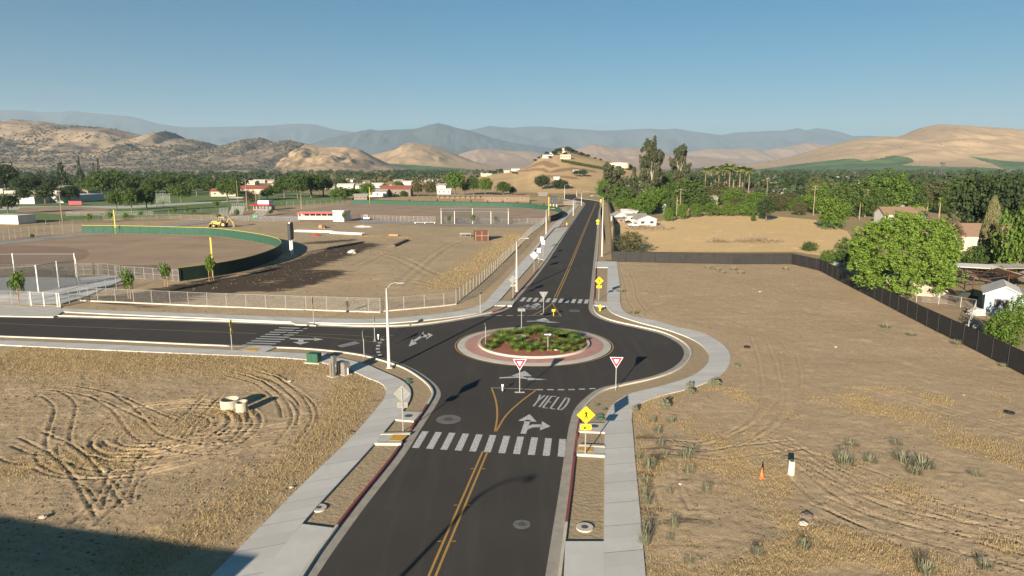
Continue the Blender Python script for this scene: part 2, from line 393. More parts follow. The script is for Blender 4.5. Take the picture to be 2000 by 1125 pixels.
def band(name, a, b, za, zb, m, kind='structure', attrs=None, skirt=0):
    n = len(a); za = np.broadcast_to(za, n); zb = np.broadcast_to(zb, n)
    rows = [np.c_[a, za], np.c_[b, zb]]
    if skirt: rows = [np.c_[a, za-skirt]]+rows+[np.c_[b, zb-skirt]]
    v = np.vstack(rows); q = []
    for r in range(len(rows)-1):
        i = np.arange(n-1)+r*n; q.append(np.c_[i, i+1, i+1+n, i+n])
    o = fast(name, v, np.vstack(q), m, attrs=attrs); return tag(o, kind=kind)
def kerb_side(A, sgn, ramps, reds, redname=True):
    """gutter, kerb and (painted) kerb outside an asphalt edge; ramps = points where the kerb drops"""
    A = resamp(A, int(plen(A)/.5)); g = off(A, .62*sgn); k1 = off(A, .64*sgn); k2 = off(A, .8*sgn); k3 = off(A, .82*sgn)
    band('gutter', A, g, .006, .012, M['gutter'], skirt=.05)
    h = np.full(len(A), .155)
    for rp in ramps:
        d = np.hypot(A[:, 0]-rp[0], A[:, 1]-rp[1]); h = np.minimum(h, np.clip(.03+(d-1.2)*.2, .03, .155))
    isred = np.zeros(len(A), bool)
    for (y0, y1) in reds: isred |= (A[:, 1] > y0) & (A[:, 1] < y1)
    i = 0
    while i < len(A)-1:
        j = i
        while j < len(A)-1 and isred[j] == isred[i]: j += 1
        s_ = slice(i, j+1); n = j+1-i
        if n > 1:
            v = np.vstack([np.c_[g[s_], np.full(n, .008)], np.c_[k1[s_], h[s_]], np.c_[k2[s_], h[s_]+.004], np.c_[k3[s_], np.full(n, -.02)]])
            q = np.vstack([np.c_[np.arange(n-1)+r*n, np.arange(n-1)+1+r*n, np.arange(n-1)+1+(r+1)*n, np.arange(n-1)+(r+1)*n] for r in range(3)])
            tag(fast('kerb', v, q, M['kerb_red'] if isred[i] else M['kerb']), kind='structure')
        i = j if j > i else i+1
    return off(A, .81*sgn)
E_K = kerb_side(E_A, -1, [G(1104,871), G(1152,588)], [(35.5, 53.5), (98, 145)])
S_K = kerb_side(S_A, 1, [G(806,857), G(478,674)], [(35, 55)])
N_K = kerb_side(N_A, 1, [G(1012,590), G(600,636)], [(92, 133)])
def walk(name, inner, outer, step=1.35, joint=True, nsub=1):
    n = int(max(plen(inner), plen(outer))/step)+1; a = resamp(inner, n); b = resamp(outer, n)
    v = []; q = []; tint = []; z = .15
    for i in range(n-1):
        k = len(v); tt = rnd.random()**2*.8
        for p in (a[i], a[i+1], b[i+1], b[i]): v.append((p[0], p[1], z)); tint.append(tt)
        for p in (a[i], a[i+1], b[i+1], b[i]): v.append((p[0], p[1], -.12)); tint.append(tt)
        q += [(k, k+3, k+2, k+1), (k, k+1, k+5, k+4), (k+3, k+7, k+6, k+2)]
    tag(fast(name, v, q, M['walk'], attrs={'tint': tint}), kind='structure')
    if joint:
        jm = MB()
        for i in range(1, n-1, 2 if step < 1.6 else 1):
            t_ = a[i+1]-a[i]; t_ = t_/np.hypot(*t_)*.018
            jm.face([(*(a[i]-t_), z+.004), (*(a[i]+t_), z+.004), (*(b[i]+t_), z+.004), (*(b[i]-t_), z+.004)])
        tag(jm.build('pavement_joint', M['joint']), kind='structure')
Zs = .15
E_I = ext(cr(W([(1178.5,1125),(1180.5,959),(1182,826),(1186,805),(1198,788),(1229,769),(1286,755),(1342,738),(1370,722),(1384,704.7),(1382,687),(1359.5,666),(1307.8,645),(1243.8,628),(1201,613),(1187.5,602.8),(1186,582.5),(1187,521.8),(1186.5,511)], Zs)), 80, 0)
E_O = ext(cr(W([(1261,1125),(1253,1031),(1242.8,921),(1236,840),(1234,812),(1240,795),(1256.5,784.5),(1300,770),(1345,759),(1389.6,742),(1417.7,722),(1427,701),(1421,682),(1394,660),(1359.5,645.5),(1329,640),(1274,624.5),(1237,617.6),(1219.7,608),(1212,593),(1211,559),(1206,519),(1205,511)], Zs)), 80, 0)
walk('pavement', E_I, E_O)
S_I = ext(cr(W([(520,1112),(590,1022),(624,983),(684,918),(733.7,863),(769.6,820),(786.7,801.6),(798.7,784.5),(803,767),(798,753.7),(784,742),(733,719),(717,711.6),(666.6,699.5),(608,691),(504,686),(400,681),(200,672),(0,664)], Zs)), 80, 260)
S_O = ext(cr(W([(425,1112),(513,1024),(591.6,945),(684,856),(735.4,798),(752.5,774),(754,759),(745,748),(720,738.5),(693,726),(645,711.5),(597,702),(533,697),(400,691.5),(200,682.7),(0,673)], Zs)), 80, 260)
walk('pavement', S_I, S_O)
N_I = ext(cr(W([(0,600),(133,609),(350,618.7),(400,620.7),(576.7,628.4),(700,631.3),(760,630.5),(800,627.5),(874.7,620),(939,609.5),(959,600),(974,588),(984,576.5),(1044,509),(1071,474),(1088.7,446),(1132,399)], Zs)), 260, 0)
N_O = ext(cr(W([(0,594),(130,602.7),(350,611),(400,612.7),(579.7,620),(700,622.8),(760,622),(800,618.5),(882,609.5),(924.4,601),(946.8,590),(964,571.5),(1024,506),(1063.8,459.6),(1078,442),(1124,399)], Zs)), 260, 0)
walk('pavement', N_I, N_O)
# planted strips between kerb and pavement
trimesh('planter_strip', list(E_K[E_K[:, 1] < 400])+list(E_I[::-1]), .03, M['planter'])
trimesh('planter_strip', list(S_K)+list(S_I[::-1]), .03, M['planter'])
trimesh('planter_strip', list(N_K[N_K[:, 1] < 380])+list(N_I[::-1]), .03, M['planter'])
def slab(name, px, z0, z1, m, kind='structure'):
    return tag(MB().prism(W(px, z1), z0, z1).build(name, m), kind=kind)
# slabs that cross the strips, with tactile pads and manhole aprons
slab('pavement', [(1130,870),(1127,883),(1181,886),(1181.5,872.5)], -.05, .157, M['slab'])
slab('kerb', [(1131,866.5),(1130,870),(1181.5,872.5),(1181.5,869)], -.05, .2, M['kerb'])
slab('kerb', [(1127,883.5),(1126.5,886.5),(1181,889.5),(1181,886.5)], -.05, .2, M['kerb'])
slab('kerb', [(748,845),(743,848),(800,847),(803,844)], -.05, .2, M['kerb'])
slab('kerb', [(734,862.5),(731,865.5),(783,866),(786,862.5)], -.05, .2, M['kerb'])
slab('pavement', [(1104,1057),(1100,1150),(1178.5,1150),(1179.5,1057)], -.05, .154, M['walk'])
slab('pavement', [(1131.5,826),(1129.5,842),(1182,844),(1182,826)], -.05, .158, M['slab'])
slab('tactile_paving', [(1131,871.5),(1129,880),(1158,882.5),(1159,872)], .12, .172, M['tactile'])
slab('pavement', [(590,1023),(505,1125),(575,1150),(652,1031)], -.05, .154, M['walk'])
slab('pavement', [(747,848),(733,862),(782,862),(800,846)], -.05, .157, M['slab'])
slab('tactile_paving', [(768,848),(760,860),(784,861),(797,849)], .12, .172, M['tactile'])
slab('pavement', [(784,803),(771,819),(808,822),(826,804)], -.05, .158, M['slab'])
slab('pavement', [(1160,588),(1160,596),(1186,598),(1186,590)], -.05, .157, M['slab'])
slab('pavement', [(976,588),(966,596),(1000,597),(1006,588)], -.05, .157, M['slab'])
slab('pavement', [(495,676),(458,686),(515,688),(540,677.5)], -.05, .157, M['slab'])
slab('tactile_paving', [(487,679),(476,684),(500,685),(508,680)], .12, .172, M['tactile'])
slab('pavement', [(577,633),(565,627),(600,629),(617,635)], -.05, .157, M['slab'])
slab('pavement', [(620,688),(612,692),(632,693),(640,689)], -.05, .157, M['slab'])
slab('bus_bay', [(1035,500),(1082,446),(1112,442),(1064,508)], -.05, .156, M['slab'])
tag(MB().tube([(*G(1040,498),.2),(*G(1083,447),.2),(*G(1112,442.5),.2)], .16, 4).build('kerb', M['kerb_red']), kind='structure')
slab('driveway', [(-40,601),(-40,616),(104,618.5),(122,609),(118,600),(60,598)], -.05, .158, M['slab'])
slab('pavement', [(1163,510.5),(1163,522),(1188,522),(1206,510.5)], -.05, .157, M['walk'])
# narrow strip with low wall right of the far road
E2 = W([(1180,509),(1183,460),(1182,400)]); E3 = W([(1195,509),(1193,460),(1187,400)])
trimesh('planter_strip', E2+E3[::-1], .1, M['planter'])

# ---------------------------------------------------------------- painted markings
def strip(mb, p, wd, z=.005):
    a = off(p, wd/2); b = off(p, -wd/2)
    for i in range(len(p)-1): mb.face([(*b[i], z), (*b[i+1], z), (*a[i+1], z), (*a[i], z)])
def mark(name, mb, m): return tag(mb.build(name, m), kind='structure')
def cross(bl, br, tl, tr, n, wd, z=.005):
    mb = MB(); bl, br, tl, tr = (np.array(G(*p)) for p in (bl, br, tl, tr))
    for i in range(n):
        f = i/(n-1); b = bl+(br-bl)*f; t_ = tl+(tr-tl)*f; d = (br-bl)/np.hypot(*(br-bl))*wd/2
        mb.face([(*(b-d), z), (*(b+d), z), (*(t_+d), z), (*(t_-d), z)])
    mark('crosswalk_marking', mb, M['white'])
cross((811,875), (1096,892), (831,842.5), (1099,857.5), 11, .5)
cross((1018,588.7), (1144,592.7), (1025,581), (1147,585), 11, .55)
mb = MB(); 
for i in range(9):
    f = i/8; a = np.array(G(473+(545-473)*f, 674-(674-640)*f**1.0)); b = np.array(G(530+(600-530)*f, 676-(676-641.5)*f))
    strip(mb, np.array([a, b]), .42)
mark('crosswalk_marking', mb, M['white_worn'])
mb = MB()
yl = cr(W([(800,1235),(844.1,1125),(900,993),(947.5,882)])); strip(mb, off(yl, .17), .13); strip(mb, off(yl, -.17), .13)
for y_ in (34, 38, 43):
    x_ = np.interp(y_, yl[:, 1], yl[:, 0]); strip(mb, np.array([(x_-.5, y_), (x_-.28, y_+.02)]), .09, .009); strip(mb, np.array([(x_+.28, y_), (x_+.5, y_+.02)]), .09, .009)
strip(mb, cr(W([(966.5,843),(971,815),(969,785),(960,757.3)])), .15); strip(mb, cr(W([(968.5,843),(989.6,810),(1017,784.5),(1047,762)])), .15)
yl = cr(W([(1085.2,581),(1104,540),(1121,500),(1143,446),(1164.5,396)])); strip(mb, off(yl, .19), .15); strip(mb, off(yl, -.19), .15)
strip(mb, cr(W([(1079,591.5),(1066,602),(1040,616)])), .15); strip(mb, cr(W([(1079,591.5),(1086,604),(1096,617.6)])), .15)
th = np.linspace(0, 2*math.pi, 120); CX, CY = 2.5, 75.3
CX, CY = (-6.46+11.47)/2, 75.6
strip(mb, np.c_[CX+8.95*np.cos(th), CY+8.75*np.sin(th)], .13, .006)
mark('yellow_line', mb, M['yellow_line'])
mb = MB(); strip(mb, cr(W([(0,631.5),(100,636),(400,647.5),(500,651.5)])), .14)
strip(mb, cr(W([(576,654.6),(650,660),(744,669)])), .14); strip(mb, cr(W([(600,652),(690,655),(742,660)])), .12)
mark('yellow_line', mb, M['yellow_thin'])
mb = MB(); strip(mb, cr(W([(959,757.3),(1003,759),(1048,761)])), .1)
def dashes(px, n, wd, duty=.6):
    p = cr(W(px), .2); L = plen(p); q = resamp(p, n*10)
    for i in range(n): strip(mb, q[i*10:i*10+max(2, int(10*duty))+1], wd)
dashes([(1048,761),(1110,761),(1169,758.5)], 6, .28, .6)
dashes([(925,618),(965,616.5),(1030,616)], 5, .25, .6)
dashes([(748,662),(740,672),(738,685),(745,698)], 6, .42, .5)
mark('yield_line', mb, M['white'])
mb = MB(); strip(mb, cr(W([(1030,616),(1096,617.5)])), .15)
strip(mb, cr(W([(742,662),(750,657),(768,655)])), .15)
mark('lane_line', mb, M['white_thin'])
# lane arrows and the word YIELD, as outlines in metres (x right, y ahead)
def place(mb2, polys, o, ux, uy, z=.006):
    o = np.array(o); ux = np.array(ux); uy = np.array(uy)
    for p in polys: mb2.face([(*(o+ux*x+uy*y), z) for x, y in p])
def basis(px0, px1, px2): a, b, c_ = (np.array(G(*p)) for p in (px0, px1, px2)); return a, b-a, c_-a
mb = MB()                                  # straight-and-right arrow: unit box (0..1)
SR = [[(.2,0),(.36,0),(.36,.68),(.2,.68)], [(0,.62),(.56,.62),(.28,1)], [(.36,.2),(.5,.33),(.74,.36),(.74,.5),(.46,.47),(.36,.4)], [(.72,.2),(1,.43),(.72,.66)]]
place(mb, SR, *basis((1003,846), (1071,850), (1017,808)))
place(mb, SR, *basis((1052,604), (1018,602), (1060,592)), z=.006)
UR = [[(0,.1),(.35,.22),(.6,.1),(.6,.2),(.38,.5),(.28,.34),(0,.22)], [(.22,.42),(.66,.42),(.46,1)], [(.6,.0),(1,.13),(.6,.28)]]
place(mb, UR, *basis((974,741), (1068,744), (984,723)))
place(mb, UR, *basis((1028,629), (1094,631), (1034,620)))
LR = [[(.2,.25),(.5,.55),(.8,.45),(.8,.6),(.48,.8),(.12,.4)], [(0,0),(.34,.12),(.05,.55)], [(.72,.3),(1,.55),(.74,.82)], [(.4,.6),(.56,.6),(.5,1.05)]]
place(mb, LR, *basis((798,677), (843,668), (806,652)))
place(mb, [[(0,.75),(.3,.65),(.75,.65),(.75,.8),(0,.9)], [(.72,.5),(1,.72),(.72,.95)], [(.25,.3),(.4,.3),(.4,.68),(.25,.68)], [(.08,.35),(.58,.35),(.3,0)]], *basis((566,673), (634,673), (566,659)))
mark('lane_arrow', mb, M['white'])
LET = {'Y': [[(0,1),(.5,.5),(1,1)], [(.5,.5),(.5,0)]], 'I': [[(.5,0),(.5,1)]], 'E': [[(1,0),(0,0),(0,1),(1,1)], [(0,.5),(.8,.5)]],
       'L': [[(0,1),(0,0),(1,0)]], 'D': [[(0,0),(0,1),(.7,1),(1,.7),(1,.3),(.7,0),(0,0)]]}
def word(txt, b, wd, m, lw=.66):
    mb = MB(); o, ux, uy = b; n = len(txt); adv = []; x = 0
    for c_ in txt: wl = .3 if c_ == 'I' else lw; adv.append((x, wl)); x += wl+.34
    tot = x-.34
    for c_, (x0, wl) in zip(txt, adv):
        for pl in LET[c_]:
            pts = np.array([o+ux*((x0+wl*(px if c_ != 'I' else .5))/tot)+uy*py for px, py in pl])
            for k in range(len(pts)-1): strip(mb, np.array([pts[k], pts[k+1]]), wd, .006+.0006*k)
    mark('road_lettering', mb, m)
word('YIELD', basis((1037,793), (1099,801), (1055,771)), .17, M['white_worn'])
word('YIELD', basis((659,675), (667,678.5), (694,667)), .2, M['white_thin'])
word('YIELD', basis((1050,605), (1010,603), (1062,598)), .2, M['white_thin'])

# round manhole collars set in the asphalt, pavement and strips
def disc(name, px, py, z, r1, r2, m1, m2, thick=.03, label=None, group=None):
    e = empty(name, G3(px, py, z), 0, label, 'manhole cover', group)
    c = [(math.cos(a), math.sin(a)) for a in np.linspace(0, 2*math.pi, 29)[:-1]]
    MB().prism([(x*r1, y*r1) for x, y in c], -.05, thick).build('collar', m1, e)
    MB().prism([(x*r2, y*r2) for x, y in c], 0, thick+.006).build('cover', m2, e); return e
GM = 'manhole covers around the junction'
disc('manhole', 876, 819, 0, 1.0, .42, M['patch'], M['iron'], .007, 'large manhole with pale round collar in the road left of the yellow split', GM)
disc('manhole', 1019, 1024, 0, .5, .24, M['patch'], M['iron'], .007, 'small manhole in the right lane of the nearest asphalt', GM)
disc('manhole', 798, 812, .158, .01, .33, M['slab'], M['iron'], .004, 'dark round cover in the concrete square beside the left pavement', GM)
disc('manhole', 1161, 832, .158, .01, .33, M['slab'], M['iron'], .004, 'dark round cover in the concrete square near the yellow pedestrian sign', GM)
disc('manhole', 623, 993, .05, .45, .17, M['kerb'], M['iron'], .07, 'raised white concrete manhole ring at the left pavement edge', GM)
disc('manhole', 1142, 1031, .05, .48, .2, M['kerb'], M['iron'], .07, 'raised white concrete manhole ring in the right planter strip', GM)
disc('manhole', 1122, 607, 0, .8, .4, M['patch'], M['iron'], .006, 'pale manhole in the asphalt right of the far yellow split', GM)

# ---------------------------------------------------------------- roundabout island
def ringm(name, r0, r1, z0, z1, m, zin=-.02):
    n = 96; a = np.linspace(0, 2*math.pi, n, endpoint=False); c = np.c_[np.cos(a), np.sin(a)*.975]
    o = np.array([CX, CY]); rows = [np.c_[o+c*r1, np.full(n, zin)], np.c_[o+c*r1, np.full(n, z1)], np.c_[o+c*r0, np.full(n, z0)], np.c_[o+c*r0, np.full(n, zin)]]
    v = np.vstack(rows); i = np.arange(n); j = (i+1) % n; q = np.vstack([np.c_[i+r*n, j+r*n, j+(r+1)*n, i+(r+1)*n] for r in range(3)])
    return tag(fast(name, v, q, m), kind='structure')
M['apron'] = None
def brick():
    m, t, b = newmat('red_brick_apron'); p = wpos(t); mp = t.nodes.new('ShaderNodeMapping'); mp.inputs['Location'].default_value = (-CX, -CY, 0); t.links.new(p, mp.inputs[0])
    g = t.nodes.new('ShaderNodeTexBrick'); t.links.new(mp.outputs[0], g.inputs[0]); g.inputs['Scale'].default_value = 1.; g.inputs['Brick Width'].default_value = .5; g.inputs['Row Height'].default_value = .25
    g.inputs['Mortar Size'].default_value = .02; g.inputs['Color1'].default_value = rgb((.48, .25, .21)); g.inputs['Color2'].default_value = rgb((.4, .2, .165)); g.inputs['Mortar'].default_value = rgb((.22, .12, .1))
    c = mix(t, ramp(t, noise(t, .8, 4, .6, p), .3, .7, 0, .5), g.outputs[0], (.5, .32, .27)); t.links.new(c, b.inputs['Base Color']); b.inputs['Roughness'].default_value = .8; return m
ringm('island_gutter', 7.9, 8.72, .06, .02, M['slab']); ringm('brick_apron', 6.3, 7.91, .11, .065, brick())
ringm('island_kerb', 6.08, 6.35, .3, .3, M['kerb'])
n = 60; a = np.linspace(0, 2*math.pi, n, endpoint=False); rr = np.linspace(0, 6.1, 14)
v = []; q = []
for r_ in rr:
    for an in a: v.append((CX+r_*math.cos(an), CY+r_*.975*math.sin(an), .22+.35*(1-(r_/6.1)**2)+.03*rnd.random()))
for i in range(13):
    for k in range(n): q.append((i*n+k, (i+1)*n+k, (i+1)*n+(k+1) % n, i*n+(k+1) % n))
tag(fast('mulch_bed', v, q, M['mulch'], smooth=True), kind='structure')
# ================================================================ THE GROUND
M['base'] = pm('dry_ground', (.42, .31, .17), (.28, .215, .12), .02, .95, bd=.15, bscale=.6, world=True, spec=.1, det=8)
n = 40; xs = np.linspace(-42000, 42000, n); ys = np.r_[-300, 0, np.geomspace(30, 60000, n-2)]
X, Y = np.meshgrid(xs, ys); v = np.c_[X.ravel(), Y.ravel(), np.full(X.size, -.06)]
def gridq(nx, ny): i = np.arange(nx-1)[None, :]+np.arange(ny-1)[:, None]*nx; i = i.ravel(); return np.c_[i, i+1, i+1+nx, i+nx]
tag(fast('ground', v, gridq(n, n), M['base']), kind='structure')

def lot(name, x0, x1, y0, y1, res, hf, mask, m):
    nx = int((x1-x0)/res)+1; ny = int((y1-y0)/res)+1
    X, Y = np.meshgrid(np.linspace(x0, x1, nx), np.linspace(y0, y1, ny)); Z, A = hf(X, Y)
    ok = mask(X, Y); Z = np.where(ok, Z, -.28)
    q = gridq(nx, ny); keep = ok.ravel()[q].any(1); q = q[keep]
    used = np.zeros(X.size, bool); used[q.ravel()] = True; idx = np.cumsum(used)-1
    v = np.c_[X.ravel(), Y.ravel(), Z.ravel()][used]
    return tag(fast(name, v, idx[q], m, smooth=True, attrs={k: a.ravel()[used] for k, a in A.items()}), kind='structure')
def rut(X, Y, Z, p, gauge=1.7, wd=.16, dp=.07, tread=True, both=True):
    """presses a pair of wheel tracks into the grid and throws up small shoulders"""
    p = np.asarray(p); x0, x1 = p[:, 0].min()-3, p[:, 0].max()+3; y0, y1 = p[:, 1].min()-3, p[:, 1].max()+3
    j = np.where((X[0] > x0) & (X[0] < x1))[0]; i = np.where((Y[:, 0] > y0) & (Y[:, 0] < y1))[0]
    if not len(i) or not len(j): return
    s_ = np.s_[i[0]:i[-1]+1, j[0]:j[-1]+1]; x, y = X[s_], Y[s_]
    for o in ((-gauge/2, gauge/2) if both else (0,)):
        d = dseg(x, y, off(p, o)); w_ = .6+.8*fbm(x*.4, y*.4, 5, 2)
        Z[s_] += w_*(-dp*np.exp(-(d/wd)**2)+dp*.7*np.exp(-((d-wd*1.9)/(wd*.8))**2))
def arc(cx, cy, r, a0, a1, sq=1., n=40): a = np.linspace(R(a0), R(a1), n); return np.c_[cx+r*np.cos(a), cy+r*sq*np.sin(a)]

S_M = off(S_O, .55*-1); E_M = off(E_O, .5*1); N_M = off(N_O, -.7)      # a little inside the pavements' outer edge
def sw_h(X, Y):
    Z = .07+.09*(fbm(X*.9, Y*.9, 3, 4)-.5)+.06*(fbm(X*3.1, Y*3.1, 9, 3)-.5)+.25*(fbm(X*.12, Y*.12, 2, 3)-.5)
    de = dseg(X, Y, S_O[::6]); Z = .05+(Z-.05)*np.clip(de/2.5, .25, 1)
    c = G(310, 845); rr_ = random.Random(4)
    for k in range(11):
        r_ = 2.2+k*.52+rr_.random()*.4; a0 = rr_.uniform(-200, -110); rut(X, Y, Z, arc(c[0]+rr_.uniform(-.9, .9), c[1]+rr_.uniform(-1, 1), r_, a0, a0+rr_.uniform(170, 300)), 0, .11, .08, both=False)
    for k in range(6): rut(X, Y, Z, arc(c[0]+2.5, c[1]+3.4, .8+k*.42, -60, 110), 0, .1, .05, both=False)
    for pl in ([(0,770),(110,760),(200,775),(330,830)], [(0,800),(80,770),(125,790),(115,870),(160,915),(210,960)], [(190,770),(240,800),(300,860),(430,880),(520,860)],
               [(60,850),(120,880),(170,930),(215,1000)], [(240,910),(215,975),(160,1030)], [(300,890),(240,950),(230,990)], [(0,1075),(100,1085),(200,1110)], [(0,1060),(120,1068),(240,1090)],
               [(450,720),(520,740),(575,780),(590,820),(560,870)], [(455,730),(515,748),(560,785),(570,815)], [(480,725),(545,752),(600,800),(600,830)], [(420,860),(480,850),(560,835)], [(300,880),(350,850),(400,790)], [(0,880),(60,900),(130,895)],
               [(320,875),(390,800),(420,770)], [(370,850),(430,840),(500,838)], [(380,862),(440,858),(500,850)]):
        rut(X, Y, Z, cr(W(pl), .5), 1.5, .11, .075); rut(X, Y, Z, off(cr(W(pl), .5), .32), 1.5, .09, .03)
    px, py = 1000+FL*X/(Y*ct+20*st), None
    st_ = .5*np.clip((Y-G(0, 760)[1])/7, 0, 1)+.27+.6*np.exp(-(dseg(X, Y, np.array(W([(690,755),(668,810),(620,870),(550,930),(470,985),(400,1040),(300,1085)])))/1.9)**2)+.3*np.exp(-(dseg(X, Y, np.array(W([(300,840),(380,835)])))/3.)**2)+.55*np.exp(-(dseg(X, Y, np.array(W([(430,800),(480,815)])))/1.2)**2)
    st_ += .45*np.exp(-(dseg(X, Y, np.array(W([(-60,930),(130,905),(230,900)])))/2.)**2)+.3*(fbm(X*.25, Y*.25, 21, 3)-.45)
    return Z, {'straw': np.clip(st_, 0, .85), 'damp': np.clip(.3*np.exp(-(dseg(X, Y, np.array(W([(690,740),(735,780),(700,840)])))/1.6)**2)+.3*np.exp(-(dseg(X, Y, np.array(W([(0,900),(180,960)])))/2.)**2), 0, 1), 'green': 0*X}
swp = np.vstack([S_M[(S_M[:, 1] > -30)], [(-320, 100), (-320, -40), (S_M[0][0], -40)]])
o = lot('dirt_lot', -62, -5, 22, 78, .15, sw_h, lambda X, Y: inpoly(X, Y, swp), M['dirt'])
def e_h(X, Y):
    Z = .09+.06*(fbm(X*.8, Y*.8, 31, 4)-.5)+.2*(fbm(X*.1, Y*.1, 32, 3)-.5)
    near = np.clip((62-Y)/20, 0, 1); Z += near*(.06*(fbm(X*3, Y*3, 35, 3)-.5)+.04*(fbm(X*.9, Y*2, 36, 3)-.5))+.015*(fbm(X*2.4, Y*2.4, 38, 3)-.5)
    de = dseg(X, Y, E_O[::6]); Z = .06+(Z-.06)*np.clip(de/2.5, .25, 1)
    for pl in ([(1300,870),(1370,875),(1430,860),(1500,800),(1500,720),(1480,660)], [(1310,880),(1390,890),(1470,880),(1560,870)], [(1520,860),(1640,940),(1760,990),(2000,1080)],
               [(1550,880),(1680,950),(1850,1000),(2000,1040)], [(1560,900),(1700,990),(1850,1030),(2000,1050)], [(1560,930),(1650,1000),(1750,1040)], [(1600,980),(1700,1020),(1850,1060),(2000,1100)],
               [(1540,690),(1545,760),(1500,830),(1400,880)], [(1500,870),(1600,900),(1700,930),(1800,985)], [(1590,1000),(1680,1045),(1740,1075)],
               [(1220,525),(1232,560),(1236,585),(1250,605),(1270,622)], [(1700,760),(1830,800),(2000,850)], [(1300,900),(1305,960),(1320,1000)]):
        rut(X, Y, Z, cr(W(pl), .6), 1.6, .13, .055); rut(X, Y, Z, off(cr(W(pl), .6), .35), 1.6, .1, .03)
    D_ = lambda px, s_: np.exp(-(dseg(X, Y, np.array(W(px)))/s_)**2)
    st_ = .85*D_([(1480,1140),(1560,1085),(1660,1065),(1800,1110)], 1.7)+.3*D_([(1300,1130),(1420,1120)], 1.2)+.55*D_([(1520,925),(1530,965)], .8)+.5*D_([(1780,810),(1900,870),(2020,910)], 3.2)*(.4+.9*fbm(X*.5, Y*.5, 40, 3))+.8*np.clip(fbm(X*.3, Y*.3, 49, 3)-.48, 0, 1)*(Y < 60)*2+.12
    st_ += .45*np.exp(-(dseg(X, Y, np.array(W([(1400,870),(1450,920),(1520,1010),(1600,1060)])))/1.3)**2)+.35*np.exp(-(de/2.2)**2)*(Y < 66)
    g = .38*np.exp(-((X-19-.1*(Y-40))/5)**2)*np.exp(-((Y-43)/5)**2)+.3*np.exp(-(de/1.8)**2)*(Y < 55)
    da = .25*np.exp(-((X-9)/4)**2-((Y-47)/7)**2)+.1*np.clip((50-Y)/15, 0, 1)
    return Z, {'straw': np.clip(st_, 0, .9), 'damp': da+.16*D_([(1260,1150),(1290,1000),(1280,860)], 1.5)+.14*D_([(1330,1130),(1400,1060)], 2)+.14*D_([(1650,880),(1900,860)], 3)-.12*D_([(1500,600),(1650,700),(1900,790)], 4), 'green': np.clip(g, 0, .6)}
FP = [(1195,512),(1300,514.5),(1430,517),(1545,517),(1600,530),(1700,582),(1800,634),(1900,684),(2000,735),(2100,792)]
FW = W(FP)
ep = np.vstack([E_M[(E_M[:, 1] > -30) & (E_M[:, 1] < 143.7)], [(FW[0][0], FW[0][1]+.5)], [(x+.3, y+.5) for x, y in FW[1:]], [(60, -40), (E_M[0][0], -40)]])
o = lot('dirt_lot', 2, 64, 24, 146, .17, e_h, lambda X, Y: inpoly(X, Y, ep), M['dirt'])
def n_h(X, Y):
    Z = .1+.10*(fbm(X*.5, Y*.5, 51, 4)-.5)+.3*(fbm(X*.06, Y*.06, 52, 3)-.5)
    dn = dseg(X, Y, N_O[::8]); Z = .07+(Z-.07)*np.clip(dn/6, .1, 1)
    for pl in ([(600,560),(750,545),(860,560)], [(640,480),(760,500),(850,540)], [(700,520),(800,480),(900,470)], [(780,560),(880,480),(960,450)]): rut(X, Y, Z, cr(W(pl), 1.5), 2.2, .4, .08)
    st_ = .85*np.exp(-(dseg(X, Y, np.array(W([(870,560),(940,515),(985,480),(1010,460)])))/5.5)**2)+.8*np.exp(-(dseg(X, Y, np.array(W([(690,462),(740,463),(790,466)])))/4)**2)+.5*np.exp(-(dseg(X, Y, np.array(W([(560,452),(640,456)])))/4)**2)+.12
    da = 1.15*np.exp(-(dseg(X, Y, np.array(W([(300,580),(400,560),(520,540),(640,500),(700,480)])))/(6+0*X))**2)+1.1*np.exp(-(dseg(X, Y, np.array(W([(460,565),(560,560),(640,535)])))/4)**2)+.8*np.exp(-(dseg(X, Y, np.array(W([(610,475),(680,470)])))/4)**2)
    da += .35*np.exp(-(dseg(X, Y, np.array(W([(0,580),(350,590)])))/5)**2)+.3*np.exp(-(dseg(X, Y, np.array(W([(270,435),(600,441),(1000,444)])))/3)**2)
    return Z, {'straw': np.clip(st_, 0, .9), 'damp': np.clip(da, 0, .95), 'green': 0*X}
npoly = np.vstack([N_M[N_M[:, 1] < 300], [(30, 366)], W([(700,396),(600,402),(520,412),(440,422),(330,431),(240,434),(90,440),(-60,444)]), [(-330, 230), (-330, 80)]])
o = lot('ball_field_ground', -300, 30, 78, 366, .55, n_h, lambda X, Y: inpoly(X, Y, npoly), M['dirt_smooth'])

# ball fields, lawn, paths, golden field: sheets on the ground
F1 = cr(W([(162,456.5),(225,456.6),(350,459.8),(411,461.8),(471,469),(519,478),(543,485.5),(550.5,493.5),(545,501.5),(531,510),(471,530.5),(410,542),(350,550.5)]), 1.5)
F1in = list(F1)+W([(300,549),(240,540),(130,532),(0,530),(-60,500),(-20,470)])
trimesh('ball_field', F1in, .2, M['infield'])
trimesh('infield', W([(-30,482),(60,481),(130,484),(170,490),(176,497),(165,508),(120,520),(-30,524)]), .205, M['infield2'])
F2 = cr(W([(687,398.7),(722,399),(800,401),(875,403),(1000,405.5),(1050,409),(1085,414),(1097,420),(1094,426),(1075,434)]), 3)
trimesh('ball_field', list(F2)+W([(1040,437),(860,438),(700,436),(560,434),(540,416),(640,404)]), .2, M['infield'])
trimesh('lawn', W([(-100,432),(120,430),(300,424),(430,415),(520,404),(640,396),(700,389),(560,372),(300,371),(100,372),(-100,376)]), -.02, M['turf'])
trimesh('school_yard_path', W([(-100,406),(60,403),(250,402),(480,390),(600,384),(480,392),(250,407),(60,409),(-100,413)]), .0, M['slab'])
